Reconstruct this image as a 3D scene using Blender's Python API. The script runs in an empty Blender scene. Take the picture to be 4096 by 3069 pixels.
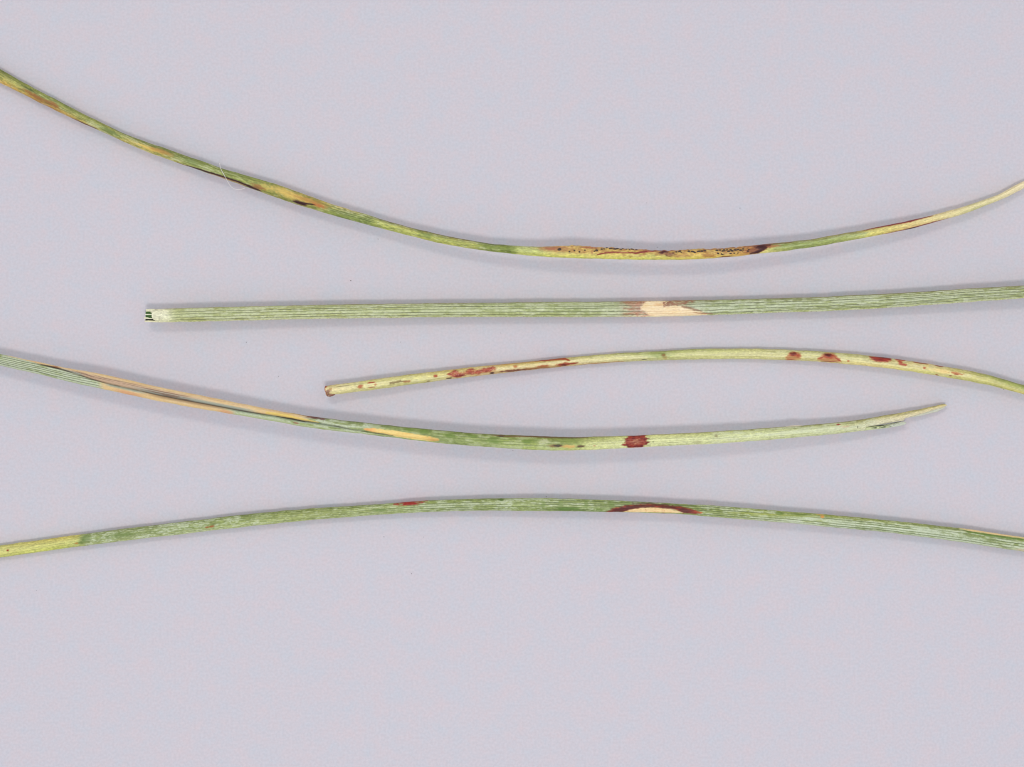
import bpy, math
import numpy as np

# ------------------------------------------------------------------ units
# 1 "grain" = 28.125 micrometres (the photographed field is 4096 x 3069 grains = 115 x 86 mm)
K = 2.8125e-5
CX, CY = 2048.0, 1534.5
D = 8000.0                      # camera height above the paper, in grains

scene = bpy.context.scene
COL = scene.collection

# ------------------------------------------------------------------ camera
cam_data = bpy.data.cameras.new('camera')
cam = bpy.data.objects.new('camera', cam_data)
COL.objects.link(cam)
cam.location = (0, 0, D * K)
cam.rotation_euler = (0, 0, 0)
cam_data.sensor_fit = 'HORIZONTAL'
cam_data.sensor_width = 36.0
cam_data.lens = 36.0 * D / 4096.0
cam_data.clip_start = 0.005
cam_data.clip_end = 10.0
scene.camera = cam

# ------------------------------------------------------------------ light: white room + two copy-stand lamps
world = bpy.data.worlds.new('World')
scene.world = world
world.use_nodes = True
wn = world.node_tree.nodes
bg = wn.get('Background') or wn.new('ShaderNodeBackground')
bg.inputs['Color'].default_value = (0.945, 0.965, 1.05, 1)
bg.inputs['Strength'].default_value = 0.65

def area_lamp(name, loc, size, power, color):
    ld = bpy.data.lights.new(name, 'AREA')
    ld.shape = 'RECTANGLE'
    ld.size = size[0]
    ld.size_y = size[1]
    ld.energy = power
    ld.color = color
    o = bpy.data.objects.new(name, ld)
    COL.objects.link(o)
    o.location = loc
    d = -np.array(loc, float)
    o.rotation_euler = (math.atan2(math.hypot(d[0], d[1]), -d[2]) * 1.0, 0, 0)
    # aim at the origin
    import mathutils
    o.rotation_euler = mathutils.Vector(d).to_track_quat('-Z', 'Y').to_euler()
    return o

LD = 0.46
LN = 0.40
a1, a2 = math.atan(0.317), math.atan(0.53)
area_lamp('lamp_near', (0.02, -LN * math.sin(a1), LN * math.cos(a1)), (0.09, 0.055), 0.46, (1.0, 0.965, 0.95))
area_lamp('lamp_far', (-0.09, LD * math.sin(a2), LD * math.cos(a2)), (0.09, 0.06), 0.30, (1.0, 0.935, 0.81))

scene.cycles.filter_width = 1.15
scene.view_settings.view_transform = 'Standard'
scene.view_settings.look = 'None'
scene.view_settings.exposure = 0.0
scene.view_settings.gamma = 1.0
scene.view_settings.use_curve_mapping = False

# ------------------------------------------------------------------ numeric helpers
def srgb2lin(c):
    c = np.clip(np.asarray(c, float) / 255.0, 0, 1)
    return np.where(c <= 0.04045, c / 12.92, ((c + 0.055) / 1.055) ** 2.4)

def hash2(ix, iy, seed):
    h = (ix * 374761393 + iy * 668265263 + seed * 974711) & 0xffffffff
    h = ((h ^ (h >> 13)) * 1274126177) & 0xffffffff
    h = ((h ^ (h >> 16)) * 2246822519) & 0xffffffff
    h = h ^ (h >> 15)
    return h / 4294967295.0

def vnoise(x, y, seed=0):
    x = np.asarray(x, float); y = np.asarray(y, float)
    x, y = np.broadcast_arrays(x, y)
    fx = np.floor(x); fy = np.floor(y)
    ix = fx.astype(np.int64); iy = fy.astype(np.int64)
    tx = x - fx; ty = y - fy
    tx = tx * tx * (3 - 2 * tx); ty = ty * ty * (3 - 2 * ty)
    a = hash2(ix, iy, seed); b = hash2(ix + 1, iy, seed)
    c = hash2(ix, iy + 1, seed); d = hash2(ix + 1, iy + 1, seed)
    return (a * (1 - tx) + b * tx) * (1 - ty) + (c * (1 - tx) + d * tx) * ty

def fbm(x, y, seed=0, oct=3):
    s = 0.0; w = 0.5; t = 0.0
    for k in range(oct):
        s = s + w * vnoise(x * 2 ** k, y * 2 ** k, seed + 17 * k)
        t += w; w *= 0.5
    return s / t

def sstep(a, b, x):
    t = np.clip((x - a) / (b - a), 0, 1)
    return t * t * (3 - 2 * t)

def gsmooth(y, sigma):
    if sigma <= 0:
        return y
    r = int(sigma * 3) + 1
    k = np.exp(-0.5 * (np.arange(-r, r + 1) / sigma) ** 2); k /= k.sum()
    left = 2 * y[0] - y[1:r + 1][::-1]
    right = 2 * y[-1] - y[-r - 1:-1][::-1]
    return np.convolve(np.concatenate([left, y, right]), k, mode='valid')

ZS = 2.7615                     # magnification of the survey crops the outlines were read from

def trace(parts):
    pts = []
    for (ox, oy), ps in parts:
        pts += [(ox + px / ZS, oy + py / ZS) for px, py in ps]
    pts.sort()
    return np.array(pts)

def curve(parts, xs, sigma):
    p = trace(parts)
    y = np.interp(xs, p[:, 0], p[:, 1])
    x0, x1 = p[0, 0], p[-1, 0]
    a = p[p[:, 0] < x0 + 260]; b = p[p[:, 0] > x1 - 260]
    if xs[0] < x0 - 1:
        m = np.polyfit(a[:, 0], a[:, 1], 1)[0]
        y = np.where(xs < x0, p[0, 1] + m * (xs - x0), y)
    if xs[-1] > x1 + 1:
        m = np.polyfit(b[:, 0], b[:, 1], 1)[0]
        y = np.where(xs > x1, p[-1, 1] + m * (xs - x1), y)
    return gsmooth(y, sigma / (xs[1] - xs[0]))

def W(px, py, z, zref=None):
    """grain coordinates -> metres; zref = height at which px,py was surveyed from above"""
    s = (D - (z if zref is None else zref)) / D
    return np.stack([(px - CX) * K * s, -(py - CY) * K * s, z * K + 0 * px], -1)

# ------------------------------------------------------------------ materials
def mat_needle(name, rough=0.5, spec=0.35, grain=0.10):
    m = bpy.data.materials.new(name); m.use_nodes = True
    nt = m.node_tree; n = nt.nodes; l = nt.links
    bs = n['Principled BSDF']
    at = n.new('ShaderNodeAttribute'); at.attribute_name = 'pigment'
    tc = n.new('ShaderNodeTexCoord')
    mp = n.new('ShaderNodeMapping'); mp.inputs['Scale'].default_value = (0.35, 1.0, 1.0)
    l.new(tc.outputs['Object'], mp.inputs['Vector'])
    nz = n.new('ShaderNodeTexNoise'); nz.inputs['Scale'].default_value = 9000; nz.inputs['Detail'].default_value = 3
    l.new(mp.outputs['Vector'], nz.inputs['Vector'])
    mr = n.new('ShaderNodeMapRange')
    mr.inputs['From Min'].default_value = 0.25; mr.inputs['From Max'].default_value = 0.75
    mr.inputs['To Min'].default_value = 1 - grain; mr.inputs['To Max'].default_value = 1 + grain
    l.new(nz.outputs['Fac'], mr.inputs['Value'])
    mx = n.new('ShaderNodeVectorMath'); mx.operation = 'SCALE'
    l.new(at.outputs['Color'], mx.inputs[0]); l.new(mr.outputs['Result'], mx.inputs['Scale'])
    l.new(mx.outputs['Vector'], bs.inputs['Base Color'])
    bp = n.new('ShaderNodeBump'); bp.inputs['Strength'].default_value = 0.25; bp.inputs['Distance'].default_value = 2e-5
    l.new(nz.outputs['Fac'], bp.inputs['Height']); l.new(bp.outputs['Normal'], bs.inputs['Normal'])
    bs.inputs['Roughness'].default_value = rough
    bs.inputs['Specular IOR Level'].default_value = spec
    return m

def mat_plain(name, rgb, rough=0.6, spec=0.3, var=0.15, scale=6000):
    m = bpy.data.materials.new(name); m.use_nodes = True
    nt = m.node_tree; n = nt.nodes; l = nt.links
    bs = n['Principled BSDF']
    tc = n.new('ShaderNodeTexCoord')
    nz = n.new('ShaderNodeTexNoise'); nz.inputs['Scale'].default_value = scale; nz.inputs['Detail'].default_value = 3
    l.new(tc.outputs['Object'], nz.inputs['Vector'])
    c = srgb2lin(rgb)
    mx = n.new('ShaderNodeMix'); mx.data_type = 'RGBA'
    mx.inputs['A'].default_value = (*np.clip(c * (1 - var), 0, 1), 1)
    mx.inputs['B'].default_value = (*np.clip(c * (1 + var), 0, 1), 1)
    l.new(nz.outputs['Fac'], mx.inputs['Factor'])
    l.new(mx.outputs['Result'], bs.inputs['Base Color'])
    bs.inputs['Roughness'].default_value = rough
    bs.inputs['Specular IOR Level'].default_value = spec
    return m

PAPER_A = (0.655, 0.590, 0.626)
PAPER_B = (0.590, 0.604, 0.662)
def mat_paper():
    m = bpy.data.materials.new('lavender_grey_paper'); m.use_nodes = True
    nt = m.node_tree; n = nt.nodes; l = nt.links
    bs = n['Principled BSDF']
    tc = n.new('ShaderNodeTexCoord')
    n1 = n.new('ShaderNodeTexNoise'); n1.inputs['Scale'].default_value = 420; n1.inputs['Detail'].default_value = 4
    n1.inputs['Roughness'].default_value = 0.72
    l.new(tc.outputs['Object'], n1.inputs['Vector'])
    mr = n.new('ShaderNodeMapRange'); mr.inputs['From Min'].default_value = 0.3; mr.inputs['From Max'].default_value = 0.7
    l.new(n1.outputs['Fac'], mr.inputs['Value'])
    mx = n.new('ShaderNodeMix'); mx.data_type = 'RGBA'
    mx.inputs['A'].default_value = (*PAPER_A, 1); mx.inputs['B'].default_value = (*PAPER_B, 1)
    l.new(mr.outputs['Result'], mx.inputs['Factor'])
    n2 = n.new('ShaderNodeTexNoise'); n2.inputs['Scale'].default_value = 3600; n2.inputs['Detail'].default_value = 1
    l.new(tc.outputs['Object'], n2.inputs['Vector'])
    m2 = n.new('ShaderNodeMapRange'); m2.inputs['From Min'].default_value = 0.3; m2.inputs['From Max'].default_value = 0.7
    m2.inputs['To Min'].default_value = 0.962; m2.inputs['To Max'].default_value = 1.038
    l.new(n2.outputs['Fac'], m2.inputs['Value'])
    sc = n.new('ShaderNodeVectorMath'); sc.operation = 'SCALE'
    l.new(mx.outputs['Result'], sc.inputs[0]); l.new(m2.outputs['Result'], sc.inputs['Scale'])
    l.new(sc.outputs['Vector'], bs.inputs['Base Color'])
    bs.inputs['Roughness'].default_value = 0.9
    bs.inputs['Specular IOR Level'].default_value = 0.1
    bp = n.new('ShaderNodeBump'); bp.inputs['Strength'].default_value = 0.12; bp.inputs['Distance'].default_value = 1.5e-5
    l.new(n2.outputs['Fac'], bp.inputs['Height']); l.new(bp.outputs['Normal'], bs.inputs['Normal'])
    return m

M_NEEDLE = mat_needle('needle_surface', rough=0.44, spec=0.4)
M_FRUIT = mat_plain('black_fruiting_body', (60, 46, 40), 0.45, 0.4)
M_HAIR = mat_plain('pale_hair', (236, 232, 226), 0.4, 0.4, 0.05)
M_DUST = mat_plain('dust', (95, 88, 88), 0.9, 0.1)
M_PAPER = mat_paper()

# ------------------------------------------------------------------ mesh helpers
def mesh_obj(name, co, quads, mat, parent=None, colors=None, smooth=True, ngons=None):
    me = bpy.data.meshes.new(name)
    co = np.asarray(co, np.float64).reshape(-1, 3)
    quads = np.asarray(quads, np.int64).reshape(-1, 4)
    loops = quads.reshape(-1)
    starts = np.arange(len(quads)) * 4
    if ngons:
        for g in ngons:
            starts = np.append(starts, len(loops)); loops = np.append(loops, g)
    me.vertices.add(len(co)); me.vertices.foreach_set('co', co.astype(np.float32).ravel())
    me.loops.add(len(loops)); me.loops.foreach_set('vertex_index', loops.astype(np.int32))
    me.polygons.add(len(starts)); me.polygons.foreach_set('loop_start', starts.astype(np.int32))
    me.update(calc_edges=True); me.validate()
    if colors is not None:
        at = me.color_attributes.new('pigment', 'FLOAT_COLOR', 'POINT')
        c4 = np.ones((len(co), 4), np.float32); c4[:, :3] = colors.reshape(-1, 3)
        at.data.foreach_set('color', c4.ravel())
    if smooth:
        me.polygons.foreach_set('use_smooth', np.ones(len(me.polygons), bool))
    me.materials.append(mat)
    o = bpy.data.objects.new(name, me); COL.objects.link(o)
    if parent is not None:
        o.parent = parent
        o.matrix_parent_inverse = parent.matrix_world.inverted()
    return o

def grid_faces(nx, nv, mask=None):
    i, j = np.meshgrid(np.arange(nx - 1), np.arange(nv - 1), indexing='ij')
    if mask is not None:
        i = i[mask]; j = j[mask]
    i = i.ravel(); j = j.ravel()
    a = i * nv + j
    return np.stack([a, a + nv, a + nv + 1, a + 1], -1)[:, ::-1]

def thing(name, label, cat, loc=(0, 0, 0), group=None):
    o = bpy.data.objects.new(name, None); COL.objects.link(o)
    o.empty_display_size = 0.002
    o.location = loc
    o['label'] = label; o['category'] = cat
    if group: o['group'] = group
    bpy.context.view_layer.update()
    return o

# ------------------------------------------------------------------ the needle builder
class Needle:
    NV = 47
    def __init__(s, x0, x1, top, bot, edge, crown, depth, sig=45, step=2.0, seed=1):
        s.x = np.arange(x0, x1 + 0.01, step)
        s.top = curve(top, s.x, sig); s.bot = curve(bot, s.x, sig)
        e = np.array(edge, float)
        s.e = gsmooth(np.interp(s.x, e[:, 0], e[:, 1]), 90 / step)
        s.top = s.top + (fbm(s.x / 38, 0 * s.x, seed + 81) - 0.5) * 3.0; s.bot = s.bot + (fbm(s.x / 38, 0 * s.x + 9, seed + 82) - 0.5) * 3.0
        s.mid = (s.top + s.bot) / 2; s.half = (s.bot - s.top) / 2
        s.seed = seed; s.crown = crown; s.depth = depth
        t = np.linspace(-1, 1, s.NV)
        s.v = np.sin(t * math.pi / 2) * 0.6 + t * 0.4
        s.refresh()
    def refresh(s):
        s.X = np.repeat(s.x[:, None], s.NV, 1)
        s.V = np.repeat(s.v[None, :], len(s.x), 0)
        s.Y = s.mid[:, None] + s.V * s.half[:, None]
        s.Q = s.Y - s.mid[:, None]
        s.Zt = s.e[:, None] + 1.4 * s.crown * (1 - np.abs(s.V) ** 2.3) ** 0.66
        s.C = np.zeros(s.X.shape + (3,))
    # ---- pigment
    def base(s, keys, warp=30, fib=0.10):
        keys = sorted(keys, key=lambda k: k[0])
        kx = np.array([k[0] for k in keys], float)
        Xw = s.X + warp * (fbm(s.X / 70, s.V * 3 + 7, s.seed) - 0.5) * 2
        def row(i):
            c = np.array([k[i] if len(k) > i else k[1] for k in keys], float)
            return np.stack([np.interp(Xw, kx, c[:, q]) for q in range(3)], -1)
        T, Mi, B = row(1), row(2), row(3)
        v = s.V[..., None]
        wt = np.clip(-v / 0.8, 0, 1); wb = np.clip(v / 0.8, 0, 1)
        s.C = Mi * (1 - wt - wb) + T * wt + B * wb
        f = (fbm(s.X / 150, s.V * 9 + 3, s.seed + 5, 2) - 0.5) * 2 * fib
        f2 = (fbm(s.X / 22, s.V * 12, s.seed + 9, 2) - 0.5) * 2 * fib * 0.8
        f3 = (vnoise(s.X / 9, s.Q / 3.2, s.seed + 12) - 0.5) * 2 * 0.085 + (vnoise(s.X / 4.5, s.Q / 2.6, s.seed + 13) - 0.5) * 2 * 0.075
        s.C = s.C * (1 + f + f2 + f3)[..., None]
    def mix(s, rgb, m):
        m = np.clip(m, 0, 1)[..., None]
        s.C = s.C * (1 - m) + np.array(rgb, float) * m
    def q0(s, x, y):
        return y - np.interp(x, s.x, s.mid)
    def blob(s, o, zx, zy, rx, ry, soft=0.5, wob=0.5, sd=0, sc=1.0):
        """soft-edged pigment patch centred on crop point (zx,zy); follows the needle's bend"""
        cx, cy = o[0] + zx / ZS, o[1] + zy / ZS
        rx /= ZS; ry /= ZS
        dx = (s.X - cx) / rx; dq = (s.Q - s.q0(cx, cy)) / ry
        d = np.sqrt(dx * dx + dq * dq)
        d = d + wob * (fbm(s.X / (9 * sc), s.Q / (4 * sc), s.seed * 31 + sd + int(cx)) - 0.5) * 2
        soft = soft * 1.25
        return 1 - sstep(1 - soft, 1 + soft * 0.45, d)
    def streak(s, o, pts, w, soft=0.6, wob=0.3):
        """pigment line through crop points; w = (full) width in crop px, may be a list per point"""
        p = np.array(pts, float)
        px = o[0] + p[:, 0] / ZS; py = o[1] + p[:, 1] / ZS
        qs = py - np.interp(px, s.x, s.mid)
        ws = (np.array(w if np.ndim(w) else [w] * len(pts), float)) / ZS / 2
        ql = np.interp(s.X, px, qs); wl = np.interp(s.X, px, ws)
        d = np.abs(s.Q - ql) / np.maximum(wl, 0.3)
        d = d + wob * (fbm(s.X / 8, s.Q / 4, s.seed + int(px[0])) - 0.5) * 2
        m = 1 - sstep(1 - soft, 1 + soft * 0.5, d)
        return m * sstep(px[0] - 3, px[0] + 6, s.X) * (1 - sstep(px[-1] - 6, px[-1] + 3, s.X))
    def between(s, o, up, lo, soft=4.0, wob=3.0):
        """region between two crop polylines"""
        soft = soft * 1.7
        def f(p):
            p = np.array(p, float); px = o[0] + p[:, 0] / ZS; py = o[1] + p[:, 1] / ZS
            return np.interp(Xw, px, py), px[0], px[-1]
        Xw = s.X + 9 * (vnoise(s.X / 30, s.Q / 2.2, s.seed + 79) - 0.5) * 2
        a, xa, xb = f(up); b, xc, xd = f(lo)
        n = (fbm(s.X / 10, s.Q / 4, s.seed + 77) - 0.5) * 2 * wob
        m = sstep(-soft / 2, soft / 2, s.Y - a + n) * (1 - sstep(-soft / 2, soft / 2, s.Y - b + n))
        x0, x1 = max(xa, xc), min(xb, xd)
        return m * sstep(x0 - 3, x0 + 3, s.X) * (1 - sstep(x1 - 3, x1 + 3, s.X))
    def xr(s, a, b, fa=20, fb=20):
        return sstep(a - fa, a + fa, s.X) * (1 - sstep(b - fb, b + fb, s.X))
    def wax(s, rgb, amt, rows=7, keep=None, sd=0, dens=0.5, vs=None, sx=1.0):
        """pale wax filling the strips between the stomatal lines, in blocks with abrupt ends"""
        vs = np.sort(np.array(vs if vs is not None else np.linspace(-1, 1, rows + 1)[1:-1]))
        row = np.digitize(s.V, vs).astype(float)
        jit = 10 * (vnoise(s.X / 9, s.Q / 2.5, s.seed + 49 + sd) - 0.5)
        a = vnoise((s.X + jit) / (46 * sx), row * 7.3, s.seed + 43 + sd)
        b = vnoise((s.X + jit) / (17 * sx), row * 5.1 + 40, s.seed + 44 + sd)
        c = fbm(s.X / 130, s.V * 1.3 + 9, s.seed + 41 + sd, 2)
        f = 0.42 * a + 0.28 * b + 0.30 * c
        fine = vnoise(s.X / 3.6, s.Q / 2.0, s.seed + 47 + sd)
        m = sstep(dens - 0.10, dens + 0.09, f) * (0.62 + 0.38 * sstep(0.2, 0.6, fine))
        m = m * (1 - sstep(0.88, 0.98, np.abs(s.V)))
        if keep is not None: m = m * keep
        s.mix(rgb, m * amt)
    def lines(s, vs, rgb, amt, w=1.4, keep=None, groove=1.2, gate=0.35):
        for k, v0 in enumerate(vs):
            wobble = (fbm(s.X / 260, 0 * s.X + k * 5, s.seed + 61) - 0.5) * 2 * 0.05
            d = np.abs(s.V - v0 - wobble) * s.half[:, None]
            g = sstep(gate - 0.15, gate + 0.15, fbm(s.X / 160, 0 * s.X + k * 9 + 1, s.seed + 67))
            m = (1 - sstep(w * 0.4, w * 1.5, d)) * g
            if keep is not None: m = m * keep
            s.mix(rgb, m * amt)
            s.Zt = s.Zt - groove * m
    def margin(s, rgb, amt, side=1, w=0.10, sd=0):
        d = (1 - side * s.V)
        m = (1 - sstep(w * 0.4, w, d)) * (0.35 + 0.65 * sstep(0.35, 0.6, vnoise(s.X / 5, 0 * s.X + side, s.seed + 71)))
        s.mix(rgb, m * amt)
    # ---- geometry
    def px(s, X=None, Y=None):
        return (s.X if X is None else X), (s.Y if Y is None else Y)
    def build(s, root, end0=None, end1=None, name='blade', label=None):
        """end0/end1: arrays over v giving an x-shift of the first/last section"""
        X = s.X.copy()
        for sh, xe in ((end0, s.x[0]), (end1, s.x[-1])):
            if sh is not None:
                f = np.interp(s.v, np.linspace(-1, 1, len(sh)), sh)
                X = X + f[None, :] * np.exp(-np.abs(s.X - xe) / 14.0)
        s.Xg = X
        g = sstep(0, 40, s.C[..., 1] - np.maximum(s.C[..., 0], s.C[..., 2]))[..., None]     # living green is dull and waxy
        lum = (s.C * np.array((0.3, 0.59, 0.11))).sum(-1, keepdims=True)
        yg = sstep(0, 60, np.minimum(s.C[..., 0], s.C[..., 1]) - s.C[..., 2])[..., None] * sstep(-35, -5, s.C[..., 1] - s.C[..., 0])[..., None]
        s.C = lum + (s.C - lum) * (1 - 0.20 * g - 0.11 * yg * (1 - g)) + g * np.array((11, -1, -4.0))
        col = srgb2lin(np.clip(s.C, 0, 255))
        NB = 11
        tb = np.linspace(1, -1, NB + 2)[1:-1]
        Xb = np.repeat(np.interp(tb, s.v, np.arange(s.NV))[None, :], len(s.x), 0)
        Xb = np.stack([np.interp(tb, s.v, X[i]) for i in range(len(s.x))])
        Yb = s.mid[:, None] + tb[None, :] * s.half[:, None]
        dep = np.interp(s.x, [s.x[0], s.x[-1]], [s.depth, s.depth]) if np.ndim(s.depth) == 0 else s.depth
        Zb = s.e[:, None] - dep[:, None] * np.sqrt(1 - tb[None, :] ** 2)
        Zb = np.maximum(Zb, 0.3)
        Xa = np.concatenate([X, Xb], 1); Ya = np.concatenate([s.Y, Yb], 1); Za = np.concatenate([s.Zt, Zb], 1)
        cb = np.stack([np.stack([np.interp(tb, s.v, col[i, :, q]) for q in range(3)], -1) for i in range(0, len(s.x), 8)])
        cb = cb[np.minimum(np.arange(len(s.x)) // 8, len(cb) - 1)]
        Ca = np.concatenate([col, cb], 1)
        nx, nr = Xa.shape
        co = W(Xa, Ya, Za, s.e[:, None])
        i, j = np.meshgrid(np.arange(nx - 1), np.arange(nr), indexing='ij')
        i = i.ravel(); j = j.ravel(); j2 = (j + 1) % nr
        q = np.stack([i * nr + j, i * nr + j2, (i + 1) * nr + j2, (i + 1) * nr + j], -1)
        caps = [list(range(nr))[::-1], [(nx - 1) * nr + k for k in range(nr)]]
        o = mesh_obj(name, co, q, M_NEEDLE, root, Ca, ngons=caps)
        if label: o['label'] = label
        s.obj = o
        return o
    def patch(s, root, name, m, label=None, thr=0.12, lift=2.0):
        """slightly swollen sheet of lesion tissue on the blade, where pigment mask m is strong"""
        nx, nv = m.shape
        fm = (np.maximum.reduce([m[:-1, :-1], m[1:, :-1], m[:-1, 1:], m[1:, 1:]]) > thr)
        if not fm.any(): return None
        q = grid_faces(nx, nv, fm)
        u, inv = np.unique(q, return_inverse=True)
        Z = s.Zt + 0.35 + lift * sstep(thr, 1.0, m)
        X = getattr(s, 'Xg', s.X)
        co = W(X, s.Y, Z, s.e[:, None]).reshape(-1, 3)[u]
        col = srgb2lin(np.clip(s.C, 0, 255)).reshape(-1, 3)[u]
        o = mesh_obj(name, co, inv.reshape(-1, 4), M_NEEDLE, root, col)
        if label: o['label'] = label
        return o
    def surf(s, x, y):
        """height of the upper surface at a grain position"""
        i = int(np.clip(np.searchsorted(s.x, x), 0, len(s.x) - 1))
        return float(np.interp(y, s.Y[i], s.Zt[i])), float(s.e[i])

def strip_mesh(name, root, xs, tops, bots, z0, thick, rgb_fn, crown=3.0, nv=9, seed=5, label=None, step=2.0):
    """a thin closed sliver of needle tissue between two outlines"""
    x = np.arange(xs[0], xs[-1] + 0.01, step)
    t = np.interp(x, xs, tops); b = np.interp(x, xs, bots); zz = np.interp(x, xs, z0)
    v = np.linspace(-1, 1, nv)
    X = np.repeat(x[:, None], nv, 1); V = np.repeat(v[None], len(x), 0)
    Y = (t + b)[:, None] / 2 + V * (b - t)[:, None] / 2
    Zt = zz[:, None] + crown * (1 - V ** 2); Zb = zz[:, None] - thick * np.sqrt(np.clip(1 - V ** 2, 0, 1)) - 0.2
    Zb = np.maximum(Zb, 0.3)
    Xa = np.concatenate([X, X[:, ::-1][:, 1:-1]], 1); Ya = np.concatenate([Y, Y[:, ::-1][:, 1:-1]], 1)
    Za = np.concatenate([Zt, Zb[:, ::-1][:, 1:-1]], 1)
    C = rgb_fn(Xa, np.concatenate([V, V[:, ::-1][:, 1:-1]], 1), Ya)
    n = fbm(Xa / 12, Ya / 4, seed)
    C = C * (0.92 + 0.16 * n)[..., None]
    nx, nr = Xa.shape
    i, j = np.meshgrid(np.arange(nx - 1), np.arange(nr), indexing='ij'); i = i.ravel(); j = j.ravel(); j2 = (j + 1) % nr
    q = np.stack([i * nr + j, i * nr + j2, (i + 1) * nr + j2, (i + 1) * nr + j], -1)
    caps = [list(range(nr))[::-1], [(nx - 1) * nr + k for k in range(nr)]]
    o = mesh_obj(name, W(Xa, Ya, Za, zz[:, None]), q, M_NEEDLE, root, srgb2lin(np.clip(C, 0, 255)), ngons=caps)
    if label: o['label'] = label
    return o

def flat(rgb):
    return lambda X, V, Y: np.ones(X.shape + (3,)) * np.array(rgb, float)

# ------------------------------------------------------------------ the paper
def build_paper():
    n = 61; ext = 0.45
    g = np.linspace(-ext, ext, n)
    gx, gy = np.meshgrid(g, g, indexing='ij')
    gz = (fbm(gx * 40, gy * 40, 3) - 0.5) * 0 
    co = np.stack([gx, gy, gz], -1)
    i, j = np.meshgrid(np.arange(n - 1), np.arange(n - 1), indexing='ij'); a = (i * n + j).ravel()
    q = np.stack([a, a + n, a + n + 1, a + 1], -1)
    o = mesh_obj('paper_backdrop', co, q, M_PAPER)
    o['kind'] = 'structure'
    o['label'] = 'plain lavender grey paper sheet under the five needles'
build_paper()

# crop origins used in the survey
A0, B0, C0, D0, E0, F0 = (0, 240), (700, 540), (1400, 700), (2100, 740), (2700, 700), (3296, 600)
G0, H0, I0, J0, K0 = (500, 1050), (1200, 1000), (1900, 1000), (2600, 1000), (3296, 1000)
N0, O0, L0, Q0, R0, M0 = (0, 1350), (700, 1350), (1400, 1400), (2100, 1350), (2800, 1350), (3296, 1350)
S0, T0, U0, V0, W0, X0 = (0, 1800), (700, 1800), (1400, 1800), (2100, 1800), (2800, 1800), (3296, 1800)

def root_at(n, label):
    i = int(np.argmin(np.abs(n.x - 2048)))
    p = W(n.x[i], n.mid[i], n.e[i])
    return thing('pine_needle', label, 'pine needle', (float(p[0]), float(p[1]), 0.0), 'diseased pine needles laid out on the paper')

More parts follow.
